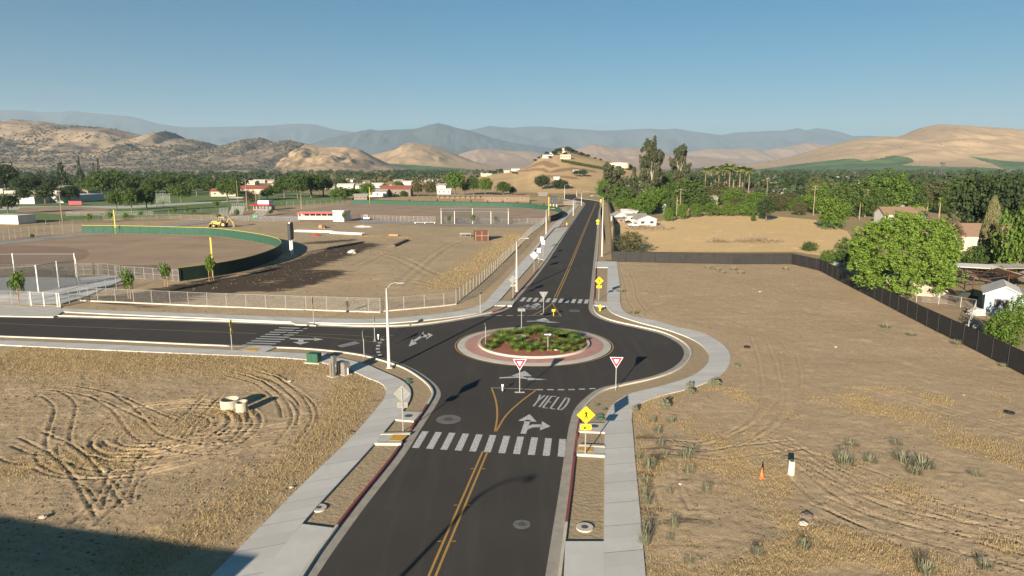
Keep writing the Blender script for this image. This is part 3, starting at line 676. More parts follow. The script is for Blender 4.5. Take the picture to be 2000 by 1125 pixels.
trimesh('ball_field', W([(40,405),(140,403),(215,407),(205,416),(120,419),(30,414)]), .01, M['infield'])
M['field_path'] = pm('grey_path', (.33, .31, .28), (.27, .25, .22), .3, .9, world=True)
trimesh('field_path', W([(-80,478),(60,467),(165,457),(240,449),(330,440),(440,426),(600,424),(600,430),(440,432),(330,446),(220,457),(165,462),(60,474),(-80,486)]), .24, M['field_path'])
trimesh('field_path', W([(-60,543),(75,543),(155,545),(205,541),(262,541),(232,553),(168,582),(118,597),(60,597),(-60,590)]), .24, M['walk'])
trimesh('field_path', W([(700,431),(860,436),(1060,437),(1062,441),(1000,443.5),(860,441),(700,437)]), .24, M['field_path'])
M['gold'] = soil_mat('golden_field', (.85, .6, .3), (.74, .51, .25), straw1=(.52, .36, .17), straw2=(.4, .27, .13), bd=.12, fine=.35)
GF = W([(1199,491),(1300,492),(1552,492),(1640,505),(1668,470),(1655,452),(1600,430),(1500,421),(1330,420),(1290,432),(1203,437),(1193,445)])
o = trimesh('golden_field', GF, .0, M['gold'])
M['yard'] = pm('yard_dirt', (.4, .28, .17), (.27, .2, .12), .4, .95, bd=.05, bscale=2, world=True)
trimesh('yard', W([(1600,510),(1800,560),(2100,640),(2100,820),(2000,732),(1800,632)]), .0, M['yard'])
M['gold_far'] = pm('far_golden_field', (.47, .33, .17), (.38, .27, .14), .012, .95, world=True, det=8)
trimesh('far_field', W([(840,378),(900,360),(940,350),(1180,350),(1190,372),(1140,380),(1080,377),(900,380)]), .05, M['gold_far'])
trimesh('far_field', W([(740,384),(900,383),(1095,386),(1090,398),(900,394),(700,390)]), .03, M['gold_far'])

# ================================================================ HILLS AND MOUNTAINS (true size, true distance)
def hillmat(name, g1, g2, dark, sc_, dk=.6, orch=True):
    m, t, b = newmat(name); p = wpos(t); b.inputs['Roughness'].default_value = 1; b.inputs['Specular IOR Level'].default_value = .05
    c = mix(t, ramp(t, noise(t, .002*sc_, 8, .65, p), .35, .65), g1, g2)
    f = ramp(t, math_(t, 'ADD', attr(t, 'rock'), ramp(t, noise(t, .02*sc_, 6, .75, p), .35, .7, -.4, .4)), .4, .75, 0, dk)
    c = mix(t, f, c, dark)
    if orch:
        oc = mix(t, ramp(t, noise(t, .006, 3, .5, p), .42, .55), (.085, .135, .05), (.13, .19, .075))
        c = mix(t, ramp(t, attr(t, 'orchard'), .45, .55), c, oc)
    t.links.new(c, b.inputs['Base Color']); return m
GOLD = ((.52, .37, .215), (.4, .285, .175))
HM = hillmat('golden_hill_grass', *GOLD, (.17, .14, .11), 1.)
HM2 = hillmat('rocky_hill_grass', (.5, .365, .225), (.38, .29, .205), (.15, .13, .12), 1.3, .7)
HM3 = hillmat('far_hill_grass', (.46, .32, .22), (.38, .27, .19), (.17, .15, .13), .4, .4)
HMB = hillmat('mountain_forest', (.085, .1, .1), (.06, .075, .075), (.04, .05, .05), .25, .5)
def hills(name, outline, D, front, back, m, seed, nx=420, ny=70, rough=1., base=-2., rock=0, orch=None, gully=1.):
    o = sorted(outline); px = np.linspace(o[0][0], o[-1][0], nx); py = np.interp(px, [p[0] for p in o], [p[1] for p in o])
    X0 = (px-1000)/FL*D*1.0; H0 = (325-py)/FL*D*1.015+CAM_H
    tt = np.r_[np.linspace(-1, 0, int(ny*.75)), np.linspace(0, 1, ny-int(ny*.75)+1)[1:]]
    Y = D+np.where(tt < 0, tt*front, tt*back)[:, None]*np.ones(nx)[None, :]
    X = X0[None, :]*(Y/D)**.35; T = tt[:, None]*np.ones(nx)
    wx = X+.25*front*(fbm(X/front*1.5, Y/front*1.5, seed+7, 3)-.5)
    prof = np.where(T < 0, (np.cos(np.pi*np.abs(T)**.85)+1)/2, (1-T**2))
    s = front*.35; rid = 1-np.abs(2*fbm(wx/s, Y/s*.45, seed, 5, .55)-1)
    rid2 = 1-np.abs(2*fbm(wx/s*3.1, Y/s*1.6, seed+11, 4, .55)-1)
    amp = np.clip(-T*2.2, 0, 1)*(1-np.clip(-T, 0, 1)**3)
    hm = np.maximum(H0, 8)[None, :]*np.ones_like(X)
    sm = hm
    Z = sm*prof*(1+gully*amp*(.95*(rid-1)+.4*(rid2-1)))+rough*hm*.012*(fbm(X/s*9, Y/s*9, seed+3, 3)-.5)
    Z = np.where(T < -.985, base, np.maximum(Z, base))
    Z[-1] = base
    at = {'rock': np.clip(rock*(.25+1.1*fbm(X/s*1.2, Y/s*1.2, seed+20, 4))+.25*np.clip((prof-.75)*4, 0, 1)*rock, 0, 1) if rock else 0*X+.12, 'orchard': 0*X}
    if orch:
        fd = Y*ct-(Z-CAM_H)*st; qx = 1000+FL*X/fd; qy = 562.5-FL*(Y*st+(Z-CAM_H)*ct)/fd
        for pl in orch: at['orchard'] = np.maximum(at['orchard'], inpoly(qx, qy, pl)*1.)
    v = np.c_[X.ravel(), Y.ravel(), Z.ravel()]
    ob = tag(fast(name, v, gridq(nx, len(tt)), m, smooth=True, attrs=at), kind='structure')
    ob['grid'] = None if False else 0; del ob['grid']
    return ob, X, Y, Z, at
left, LX, LY, LZ, LA = hills('rocky_hills', [(-260,262),(-150,232),(-60,228),(0,236),(25,243),(50,238),(75,240),(112,243),(150,249),(200,252),(237,255),(275,264),(300,268),(318,262.5),(340,260),(362,273),(387,275),(412,280),(435,289.5),(462,285),(487,277),(505,273.5),(520,273),(540,280),(570,277),(600,283),(620,300),(645,322),(680,333),(720,336)], 3400, 1500, 900, HM2, 3, 620, 120, rock=.75, gully=1.1)
hills('golden_hills', [(540,332),(575,312),(592,292),(605,283),(640,289),(685,289),(707,294),(725,304),(760,322),(800,333)], 3200, 1000, 700, HM, 15, 280, 80, rock=.6, gully=1.7)
hills('golden_hills', [(560,332),(650,327),(700,314),(725,305),(775,294),(800,281.5),(815,281),(850,286.5),(887,300),(925,315),(960,325),(1000,331)], 4600, 1500, 800, HM, 33, 300, 80, rock=.22,
      orch=[[(680,326),(705,319),(735,319.5),(770,320),(905,329),(930,336),(600,340)]], gully=1.1)
right, RX, RY, RZ, RA = hills('golden_hills', [(1380,332),(1440,327),(1480,319),(1500,316),(1550,305),(1600,290),(1650,276),(1687,271),(1715,269.5),(1737,270.5),(1762,264),(1787,252),(1812,247.5),(1850,249),(1900,252),(1950,255.5),(2000,264),(2060,276),(2150,290),(2300,310)], 4200, 1900, 900, HM, 41, 520, 110, rock=.25,
      orch=[[(1440,337),(1500,328),(1570,319),(1650,310),(1672,310),(1690,315),(1720,309),(1745,303),(1778,308),(1786,316),(1760,323),(1795,324),(1830,325),(1920,327),(1960,330),(1960,345),(1440,345)], [(1885,304),(1960,314),(2100,322),(2100,336),(1960,330),(1938,320)]], gully=.95)
hills('far_hills', [(860,330),(900,302),(920,296),(937,292),(955,293),(970,294),(1000,296),(1037,297),(1070,303),(1100,300),(1125,292),(1155,284),(1175,287),(1200,291),(1225,290),(1250,291),(1275,295),(1300,300),(1345,306),(1375,307),(1425,317),(1470,325),(1500,332)], 7500, 2200, 1200, HM3, 55, 340, 60, rock=.1, gully=.9)
hills('far_hills', [(1280,325),(1320,302),(1345,297),(1375,292),(1420,293),(1450,290),(1475,295),(1500,292),(1537,286),(1565,280),(1600,286),(1640,300),(1700,325)], 10500, 2500, 1500, HM3, 66, 240, 50, rock=.5)
hills('mountains', [(560,325),(610,285),(655,272),(700,262),(715,259),(730,256.5),(745,259),(775,257),(817,255.5),(840,249),(860,245),(875,248),(890,252.5),(925,260),(962,272),(1010,283),(1080,292),(1150,305),(1250,325)], 15000, 4200, 2500, HMB, 77, 420, 70, gully=1.2)
hills('mountains', [(-400,260),(-300,245),(-150,232),(0,224),(40,221),(75,222),(100,225),(135,225),(170,223),(200,227),(225,229),(275,232),(325,246),(375,253),(430,252),(500,251),(537,250),(565,247.5),(595,246),(625,247.5),(662,257),(705,262),(760,262),(850,264),(925,257),(957,250),(975,252),(1000,254),(1030,251),(1075,252),(1100,255),(1125,256),(1175,259),(1225,257),(1262,255),(1290,257),(1312,255),(1350,261),(1400,267),(1425,262),(1475,260),(1515,259),(1545,254),(1562,258.5),(1580,254),(1620,260),(1650,269),(1680,268),(1725,271),(1800,280),(1950,290),(2200,285),(2400,270)], 21000, 5000, 3000, HMB, 88, 560, 60, gully=1.2)
# the knoll with the houses
def knoll_h(X, Y):
    kx, ky = 95, 1010
    prof = np.interp((X/Y*FL+1000), [880,930,960,1000,1030,1060,1085,1110,1135,1160,1200,1240,1280,1340], [0,2,9,13,20,36,41.5,42.5,38,33,25,18,10,0])
    t_ = (Y-470)/540; f = np.clip(t_, 0, 1); f = f*f*(3-2*f); bk = np.clip((1500-Y)/480, 0, 1); bk = bk*bk*(3-2*bk)
    return -1+prof*f*bk+.8*(fbm(X/40, Y/60, 91, 4)-.5)*f*bk
t_ = M['knoll'] = pm('knoll_grass', (.55, .385, .19), (.4, .27, .14), .02, .95, world=True, det=9, bd=.3, bscale=.2)
_t = M['knoll'].node_tree; _b = _t.nodes['Principled BSDF']; _l = _b.inputs['Base Color'].links[0].from_socket
_t.links.new(mix(_t, ramp(_t, math_(_t, 'ADD', attr(_t, 'patch'), ramp(_t, noise(_t, .05, 6, .7, wpos(_t)), .3, .7, -.3, .3)), .4, .7, 0, .75), _l, (.2, .115, .07)), _b.inputs['Base Color'])
nx, ny = 240, 160; X, Y = np.meshgrid(np.linspace(-110, 330, nx), np.linspace(440, 1500, ny)); ZK = knoll_h(X, Y)
ZK[0] = ZK[-1] = -2
def kz(x, y): return float(knoll_h(np.array([[x]]), np.array([[y]]))[0, 0])
def KP(px, py):                            # a point of the knoll's slope seen at px,py
    for Y_ in np.linspace(480, 1010, 160):
        p = AT(px, py, Y_)
        if p[2] <= kz(p[0], p[1])+.05: return (p[0], p[1], kz(p[0], p[1]))
    p = AT(px, py, 1010); return (p[0], 1010, kz(p[0], 1010))
pt = 0*X
for px_, s_ in (([(1030,328),(1083,326)], 7), ([(1086,334),(1150,333)], 14), ([(1095,302),(1125,306)], 10), ([(1120,322),(1175,330)], 5), ([(1060,346),(1120,348)], 9), ([(1000,332),(1070,336)], 4)):
    pt = np.maximum(pt, np.exp(-(dseg(X, Y, np.array([KP(*q_)[:2] for q_ in px_]))/s_)**2))
tag(fast('knoll', np.c_[X.ravel(), Y.ravel(), ZK.ravel()], gridq(nx, ny), M['knoll'], smooth=True, attrs={'patch': pt}), kind='structure')
def kz(x, y): return float(knoll_h(np.array([[x]]), np.array([[y]]))[0, 0])
def KP(px, py):                            # a point of the knoll's slope seen at px,py
    best = None
    for Y_ in np.linspace(480, 1010, 160):
        p = AT(px, py, Y_)
        if p[2] <= kz(p[0], p[1])+.05: return (p[0], p[1], kz(p[0], p[1]))
    p = AT(px, py, 1010); return (p[0], 1010, kz(p[0], 1010))
# dark oaks and rocks dotting the rocky range
def dots(name, X, Y, Z, dens, n, s0, s1, seed, m, cond):
    rg = np.random.default_rng(seed); out_v = []; 
    i = rg.integers(1, X.shape[0]-1, n); j = rg.integers(1, X.shape[1]-1, n); fu = rg.random(n); fv = rg.random(n)
    def bil(A): return A[i, j]*(1-fu)*(1-fv)+A[i, j+1-0*j if False else np.minimum(j+1, A.shape[1]-1)]*fu*(1-fv)+A[np.minimum(i+1, A.shape[0]-1), j]*(1-fu)*fv+A[np.minimum(i+1, A.shape[0]-1), np.minimum(j+1, A.shape[1]-1)]*fu*fv
    x, y, z, d = bil(X), bil(Y), bil(Z), bil(dens); k = (rg.random(n) < d) & (z > 3) & cond(x, y, z); x, y, z = x[k], y[k], z[k]; n = len(x)
    s = rg.uniform(s0, s1, n)**1.
    oct_ = np.array([(1, 0, 0), (.3, .95, 0), (-.8, .5, .0), (-.7, -.7, 0), (.4, -.9, 0), (.6, .1, .7), (-.1, .5, .8), (-.3, -.5, .75)])
    tri = np.array([(0, 1, 5), (1, 6, 5), (1, 2, 6), (2, 7, 6), (2, 3, 7), (3, 4, 7), (4, 0, 5), (4, 5, 7), (5, 6, 7)])
    P = oct_[None]*(1+.35*rg.standard_normal((n, 8, 1)))*s[:, None, None]+np.c_[x, y, z-s*.1][:, None, :]
    T = tri[None]+(np.arange(n)*8)[:, None, None]
    o = fast(name, P.reshape(-1, 3), T.reshape(-1, 3), m); tag(o, kind='stuff'); return o
M['scrub'] = pm('hill_scrub', (.055, .06, .045), (.09, .085, .065), .02, 1, world=True, spec=.05)
dn_ = np.clip((fbm(LX/260, LY/260, 5, 4)-.45)*6, 0, 1)*.75+.035
o = dots('hillside_scrub', LX, LY, LZ, dn_, 30000, 2.2, 6, 5, M['scrub'], lambda x, y, z: z > 6)
o['label'] = 'dark scrub and oaks dotting the rocky hills'
dn_ = np.clip((fbm(RX/200, RY/300, 8, 4)-.56)*4, 0, 1)*.35+.004
o = dots('hillside_scrub', RX, RY, RZ, dn_, 6000, 1.5, 4, 6, M['scrub'], lambda x, y, z: z > 40)
# ================================================================ ROAD FURNITURE
def sq(cx, cz, w_, h_): return [(cx-w_/2, cz-h_/2), (cx+w_/2, cz-h_/2), (cx+w_/2, cz+h_/2), (cx-w_/2, cz+h_/2)]
def rsq(cx, cz, w_, h_, r=.05):
    o = []
    for sx, sz, a0 in ((1, -1, -90), (1, 1, 0), (-1, 1, 90), (-1, -1, 180)):
        for a in (0, 45, 90): o.append((cx+sx*(w_/2-r)+r*math.cos(R(a0+a)), cz+sz*(h_/2-r)+r*math.sin(R(a0+a))))
    return o
def tri_dn(cz, s_): return [(0, cz-s_*.577), (s_*.5, cz+s_*.289), (-s_*.5, cz+s_*.289)]
def diam(cz, s_): return [(0, cz-s_), (s_, cz), (0, cz+s_), (-s_, cz)]
def post(e, h, r=.045, base=False):
    MB().tube([(0, .03, -.1), (0, .03, h)], r, 6).build('post', M['steel'], e)
    if base: MB().box(0, .03, .03, .9, .3, .04).build('foot', M['steel'], e)
def yield_sign(px, py, rz, label, front=True, base=False, h=2.75):
    e = empty('yield_sign', G3(px, py, .02), rz, label, 'yield sign')
    post(e, h+.2, base=base)
    MB().plate(tri_dn(h, 1.06), -.03, -.012).build('sign_panel', M['sred'], e)
    MB().plate(tri_dn(h, 1.0), -.034, -.03).plate(tri_dn(h, .93), -.0375, -.034)
    p = MB().plate(tri_dn(h, 1.2), -.028, -.01).build('sign_edge', M['swhite'], e)
    MB().plate(tri_dn(h, .5), -.036, -.0305).build('sign_centre', M['swhite'], e)
    MB().plate(tri_dn(h, 1.19), -.009, -.004).build('sign_back', M['signback'], e); return e
def ped_figure(mb, cz, k):
    def limb(a, b, w0, w1):
        ax, az = a; bx, bz = b; L = math.hypot(bx-ax, bz-az); nx_, nz_ = -(bz-az)/L, (bx-ax)/L
        mb.plate([(k*(ax+nx_*w0), cz+k*(az+nz_*w0)), (k*(bx+nx_*w1), cz+k*(bz+nz_*w1)), (k*(bx-nx_*w1), cz+k*(bz-nz_*w1)), (k*(ax-nx_*w0), cz+k*(az-nz_*w0))][::-1], -.037-limb.i*.0006, -.031); limb.i += 1
    limb.i = 0
    mb.plate([(k*(-.06+.085*math.cos(a)), cz+k*(.5+.085*math.sin(a))) for a in np.linspace(0, 2*math.pi, 13)[:-1]], -.037, -.031)
    limb((.0, .38), (.03, .0), .11, .09); limb((-.03, .33), (-.24, .1), .05, .035); limb((-.22, .13), (-.36, .12), .04, .03)
    limb((.06, .33), (.25, .16), .05, .035); limb((.24, .19), (.27, .02), .04, .03)
    limb((.0, .03), (-.1, -.28), .075, .05); limb((-.08, -.25), (-.24, -.55), .055, .04); limb((.04, .03), (.14, -.25), .075, .05); limb((.13, -.2), (.24, -.56), .055, .04)
def ped_sign(px, py, rz, label, h=2.95, s_=.64, base=0.08):
    e = empty('pedestrian_crossing_sign', G3(px, py, base), rz, label, 'crossing sign')
    post(e, h+.45)
    MB().plate(diam(h, s_), -.03, -.012).build('sign_panel', M['syellow'], e)
    MB().plate(diam(h, s_-.01), -.011, -.005).build('sign_back', M['signback'], e)
    b = MB(); ped_figure(b, h-.02, .62); b.build('walking_figure', M['sblack'], e)
    b = MB(); d1 = diam(h, s_-.045); d2 = diam(h, s_-.07)
    for i in range(4): j = (i+1) % 4; b.plate([d1[i], d1[j], d2[j], d2[i]], -.0345, -.0305)
    b.build('border', M['sblack'], e)
    z2 = h-s_-.26; pl = MB().plate(rsq(0, z2, .78, .4, .07), -.03, -.012).build('arrow_plaque', M['syellow'], e)
    MB().plate(rsq(0, z2, .76, .38, .07), -.011, -.005).build('plaque_back', M['signback'], e)
    b = MB(); b.plate([(-.02, z2-.03), (.16, z2+.08), (.13, z2+.12), (-.05, z2+.02)], -.036, -.031); b.plate([(-.17, z2-.12), (.05, z2-.11), (-.1, z2+.08)], -.037, -.031)
    b.build('arrow', M['sblack'], pl); return e
def txt_mesh(txt, size, m, parent, loc, name='lettering'):
    c = bpy.data.curves.new('t', 'FONT'); c.body = txt; c.size = size; c.align_x = 'CENTER'; c.align_y = 'CENTER'; c.extrude = .001
    o = bpy.data.objects.new('t', c); C.objects.link(o); bpy.context.view_layer.update()
    me = bpy.data.meshes.new_from_object(o.evaluated_get(bpy.context.evaluated_depsgraph_get())); bpy.data.objects.remove(o); me.materials.clear(); me.materials.append(m)
    q = bpy.data.objects.new(name, me); C.objects.link(q); q.parent = parent; q.location = loc; q.rotation_euler = (R(90), 0, 0); return q
def oneway(px, py, rz, label, h=1.95, z=.25, txt=True):
    e = empty('one_way_sign', G3(px, py, z), rz, label, 'one way sign')
    post(e, h+.1)
    MB().plate(rsq(0, h, 1.0, .42, .04), -.03, -.012).build('sign_panel', M['sblack'], e)
    MB().plate(rsq(0, h, .91, .35, .04), -.011, -.004).build('sign_back', M['signback'], e)
    a = MB().plate([(-.38, h-.055), (.16, h-.055), (.16, h-.12), (.38, h), (.16, h+.12), (.16, h+.055), (-.38, h+.055)], -.036, -.031).build('arrow', M['swhite'], e)
    txt_mesh('ONE WAY', .09, M['sblack'], e, (-.08, -.0375, h)); return e
def plate_sign(name, px, py, rz, label, shape, h, m, cat='road sign', z=.08, extra=None, hp=None):
    e = empty(name, G3(px, py, z), rz, label, cat); post(e, (hp or h)+.15)
    MB().plate(shape, -.03, -.012).build('sign_panel', m, e)
    if extra: MB().plate(extra, -.03, -.012).build('plaque', m, e)
    return e
yield_sign(1015, 766.5, 0, 'red and white yield sign in the road at the near yellow split', base=True)
yield_sign(1202.5, 762, R(-4), 'red and white yield sign beside the right kerb below the planted island')
yield_sign(1061.5, 613.3, R(180), 'bare back of a yield sign at the far split beyond the planted island', base=True)
yield_sign(731.5, 665, R(-80), 'yield sign seen edge on at the left road split', base=True)
yield_sign(710.8, 698.5, R(-84), 'thin sign seen edge on beside the kerb behind the green utility box', base=False, h=2.6)
ped_sign(1143, 888.5, 0, 'large yellow walking pedestrian sign with arrow plaque beside the near right crosswalk')
ped_sign(1169.5, 586, 0, 'yellow walking pedestrian sign with arrow plaque right of the far crosswalk')
ped_sign(1167, 446, 0, 'small yellow pedestrian sign on the right kerb far up the road', h=2.4)
ped_sign(1173.5, 403, 0, 'most distant yellow sign, where the road bends near the trees', h=3.1)
ped_sign(1002, 583.5, R(180), 'grey back of a diamond sign beside the street lamp left of the far crosswalk')
ped_sign(787.5, 841.5, R(180), 'grey back of a diamond sign with small plaque beside the near left planter')
ped_sign(612.3, 631, R(-78), 'yellow diamond sign seen almost edge on above the left crosswalk')
ped_sign(454, 684, R(98), 'grey diamond sign seen almost edge on left of the left crosswalk')
oneway(1070, 687.5, 0, 'black and white one way sign on the near edge of the planted island')
oneway(1018.5, 640, R(180), 'blank pale back of a one way sign behind the planted island', h=2.25)
oneway(948, 672, R(-84), 'one way sign seen edge on at the left rim of the planted island', h=2.3)
for px, py, h, t_, lb in ((1043, 530, 3.1, 'd', 'white back of a diamond sign beside the bus bay'), (1052, 513, 2.6, 's', 'small square sign back nearest the bus bay kerb'),
                      (1060.5, 501, 3.2, 's', 'tall square sign back standing in the concrete bus bay'), (1058, 487, 2.6, 's', 'farthest of the sign backs along the bus bay')):
    plate_sign('road_sign', px, py, R(172), lb, diam(h, .75) if t_ == 'd' else rsq(0, h, .75, .95), h, M['swhite'], z=.1)
plate_sign('street_name_sign', 938.5, 612, R(70), 'thin street name sign on a slim pole left of the far crosswalk', rsq(.0, 2.85, .8, .2, .02), 2.9, M['signback'], cat='street sign')
def delineator(px, py, m, label):
    e = empty('delineator_post', G3(px, py, .0), 0, label, 'bollard')
    MB().tube([(0, 0, 0), (0, 0, .06)], .15, 10).build('foot', M['rubber'], e)
    MB().tube([(0, 0, .05), (0, 0, .62), (0, 0, .68)], [.055, .055, .03], 8).build('shaft', m, e); MB().box(0, -.01, .58, .19, .1, .17).build('head', m, e)
delineator(981.5, 764.5, M['swhite'], 'small white delineator post left of the near yield sign')
delineator(739, 664, M['swhite'], 'small white delineator post in the left road split')
e = empty('delineator_post', G3(1081, 617, .0), 0, 'small yellow marker on a post in the far split', 'bollard')
MB().tube([(0, 0, 0), (0, 0, .7)], .05, 6).build('shaft', M['ydull'], e); MB().box(0, 0, .78, .45, .06, .3).build('head', M['syellow'], e)

def street_light(px, py, h, arm, rz, label, far=False, grp='street lamps along the roads'):
    e = empty('street_light', G3(px, py, .1) if not isinstance(px, tuple) else px, rz, label, 'street lamp', grp); n = 6 if far else 12
    MB().box(0, 0, .04, .6, .6, .08).build('base', M['kerb'], e)
    MB().tube([(0, 0, 0), (0, 0, h*.5), (0, 0, h)], [.16, .135, .1], n).build('pole', M['pole'], e, smooth=True)
    a = MB().tube([(0, 0, h-.25), (arm*.12, 0, h+.15), (arm*.35, 0, h+.4), (arm*.7, 0, h+.52), (arm, 0, h+.52)], [.055, .05, .045, .04, .04], 6).build('arm', M['steel'], e, smooth=True)
    MB().box(arm+.25, 0, h+.5, .7, .26, .1).box(arm+.3, 0, h+.43, .4, .2, .05).build('lamp_head', M['steel'], a); return e
street_light(760, 718.5, 8.1, 1.1, R(15), 'tall pale street lamp in the foreground, between left road and roundabout')
street_light(1009, 568.6, 8.1, 1.35, 0, 'pale street lamp left of the far crosswalk')
street_light(1066.5, 457, 7.1, 1.9, 0, 'street lamp where the chain link fence meets the green outfield screen', True)
street_light(1119.5, 421, 6.6, 2.6, 0, 'street lamp left of the far road just past the black scoreboard', True)
street_light(1135.5, 401.5, 6.8, 3, 0, 'street lamp on the inside of the far bend', True)
street_light(1102.5, 388, 8.3, 3.2, 0, 'farthest street lamp, left of the road past the bend', True)
street_light(1126, 384, 4., 2.0, 0, 'short far lamp right of the road past the bend', True)
street_light(1175.5, 500.5, 13., 2.3, R(180), 'very tall street lamp right of the far road with its arm to the left', True)
street_light((-14.6, 8.2, .1), 0, 8.6, 2.2, R(10), 'street lamp out of frame whose long shadow crosses the nearest lanes')

def lathe(mb, prof, n=12, x=0, y=0):
    for i in range(len(prof)-1):
        mb.tube([(x, y, prof[i][1]), (x, y, prof[i+1][1]+1e-4)], [prof[i][0], prof[i+1][0]], n, cap=(i in (0, len(prof)-2)))
    return mb
e = empty('fire_hydrant', G3(1172, 607, .1), 0, 'yellow fire hydrant beside the far crosswalk', 'hydrant')
b = MB(); lathe(b, [(.19, 0), (.19, .06), (.13, .07), (.12, .6), (.16, .62), (.16, .68)]); b.build('barrel', M['hydrant'], e, smooth=False)
b = MB(); lathe(b, [(.15, .68), (.13, .78), (.07, .86), (.03, .92)]); b.build('bonnet', M['hydrant'], e)
b = MB().tube([(-.26, 0, .48), (.26, 0, .48)], .06, 8); b.build('nozzle', M['hydrant'], e); MB().tube([(0, -.22, .42), (0, 0, .42)], .08, 8).build('nozzle', M['hydrant'], e)
e = empty('fire_hydrant', G3(1107, 440, .1), 0, 'small distant yellow hydrant at the end of the bus bay', 'hydrant')
b = MB(); lathe(b, [(.2, 0), (.14, .07), (.13, .7), (.17, .72), (.12, .85), (.03, .95)]); b.build('barrel', M['hydrant'], e)
MB().tube([(-.26, 0, .5), (.26, 0, .5)], .07, 8).build('nozzle', M['hydrant'], e)
def valve_box(px, py, sx, sy, rz, label):
    e = empty('valve_box', G3(px, py, .045), rz, label, 'valve box', 'irrigation boxes in the planter strips')
    MB().box(0, 0, .03, sx, sy, .1).build('frame', M['green_box'], e); MB().box(0, 0, .09, sx-.08, sy-.08, .03).build('lid', pmv, e)
pmv = pm('faded_green_lid', (.13, .19, .15), None, 4, .7)
valve_box(1171, 812, .55, .35, .2, 'larger faded green valve box near the yellow pedestrian sign'); valve_box(1172, 818.5, .55, .35, .2, 'green valve box just below the larger one by the concrete square')
valve_box(1167, 791, .28, .28, .5, 'tiny valve box in the planter near the yield sign'); valve_box(1181, 800, .28, .28, .5, 'tiny valve box against the right pavement edge')
valve_box(797, 742, .6, .4, -.7, 'green valve box in the left bend planter, upper one'); valve_box(799, 748, .5, .35, -.7, 'green valve box in the left bend planter, lower one')

# ---- utility cabinets on the left corner
px, py = 612, 709; e = empty('transformer_box', G3(614, 708, .05), R(-14), 'dark green transformer box on a concrete pad above the pavement', 'utility box')
MB().box(0, 0, .05, 1.7, 1.2, .14).build('pad', M['kerb'], e)
MB().box(0, 0, .52, 1.25, .85, .8).plate([(-.63, .92), (.63, .92), (.55, 1.02), (-.55, 1.02)], -.43, .43).build('cabinet', M['green_box'], e)
MB().box(-.3, -.435, .5, .5, .02, .7).box(.3, -.435, .5, .5, .02, .7).build('door', M['green_box'], e)
e = empty('meter_cabinet', G3(650, 736, .05), R(-40), 'tall slim metal meter cabinet with brown side panel', 'utility box', 'electrical cabinets on the left corner')
MB().box(0, 0, .05, 1.0, .7, .12).build('pad', M['kerb'], e)
MB().box(-.22, .1, .92, .3, .4, 1.7).build('side_panel', M['brown_box'], e); MB().box(.2, 0, .95, .22, .25, 1.8).build('column', M['signback'], e); MB().box(.2, .05, 1.75, .38, .4, .7).build('cabinet_head', M['signback'], e)
e = empty('service_cabinet', G3(671, 730.5, .05), R(-40), 'wide low grey metal cabinet with sloped lid beside the tall meter cabinet', 'utility box', 'electrical cabinets on the left corner')
MB().box(0, 0, .04, 1.6, .9, .1).build('pad', M['kerb'], e)
MB().box(0, 0, .6, 1.3, .65, 1.05).build('cabinet', M['grey_box'], e); MB().plate([(-.66, 1.125), (.66, 1.125), (.66, 1.2), (.4, 1.3), (-.66, 1.22)], -.34, .34).build('lid', M['signback'], e)
for s_ in (-.33, .33): MB().box(s_, -.335, .6, .56, .02, .9).build('door', M['grey_box'], e)
e = empty('bollard', G3(680, 733, .05), 0, 'small white bollard at the corner of the grey cabinet', 'bollard'); MB().tube([(0, 0, 0), (0, 0, .7), (0, 0, .75)], [.07, .07, .03], 8).build('shaft', M['pipe_white'], e)
# ---- concrete manhole rings in the left lot
def ringobj(px, py, r, h, tilt, label):
    e = empty('concrete_ring', G3(px, py, .0), 0, label, 'concrete ring', 'precast rings in the left lot'); n = 28
    v = []; q = []
    for (rr_, z) in ((r, 0), (r, h), (r-.1, h), (r-.1, .05)):
        for k in range(n): a = 2*math.pi*k/n; v.append((rr_*math.cos(a), rr_*math.sin(a), z+rr_*math.sin(a+.6)*tilt))
    for i in range(3):
        for k in range(n): q.append((i*n+k, i*n+(k+1) % n, (i+1)*n+(k+1) % n, (i+1)*n+k))
    fast('ring_wall', v, q, M['ring'], e); v2 = [(x*.98, y*.98, .12) for x, y, z in v[3*n:]]; MB().face(v2).build('soil_inside', M['brown_box'], e)
ringobj(450, 798, .78, .85, .02, 'wider of the two open concrete rings in the left lot')
ringobj(473, 806, .48, .95, .12, 'narrower tilted concrete ring leaning by the wide one')
# ---- right lot: pipe stub, cone, tyre, debris
e = empty('pipe_stub', G3(1545, 926, .08), .3, 'cream upright pipe stub standing in the right lot', 'pipe')
b = MB(); lathe(b, [(.2, -.1), (.22, .1), (.2, .2), (.2, .88), (.21, .92)], 14); b.build('pipe_wall', M['pvc'], e, smooth=False)
b = MB(); lathe(b, [(.12, .921), (.12, .93)], 14); b.build('opening', M['sblack'], e)
e = empty('traffic_cone', G3(1487.5, 933, .1), 0, 'orange traffic cone left of the cream pipe stub', 'traffic cone')
MB().box(0, 0, .02, .36, .36, .04).build('base', M['cone'], e); MB().tube([(0, 0, .04), (0, 0, .7)], [.14, .035], 14).build('cone_body', M['cone'], e, smooth=True)
def tyre(px, py, label):
    e = empty('tyre', G3(px, py, .1), .4, label, 'tyre'); th_ = np.linspace(0, 2*math.pi, 19)[:-1]; v = []; q = []
    for i, a in enumerate(th_):
        for k in range(8): b_ = 2*math.pi*k/8; v.append(((.27+.1*math.cos(b_))*math.cos(a), (.27+.1*math.cos(b_))*math.sin(a), .1+.1*math.sin(b_)))
        for k in range(8): j = (i+1) % 18; q.append((i*8+k, j*8+k, j*8+(k+1) % 8, i*8+(k+1) % 8))
    fast('tread', v, q, M['rubber'], e, smooth=True)
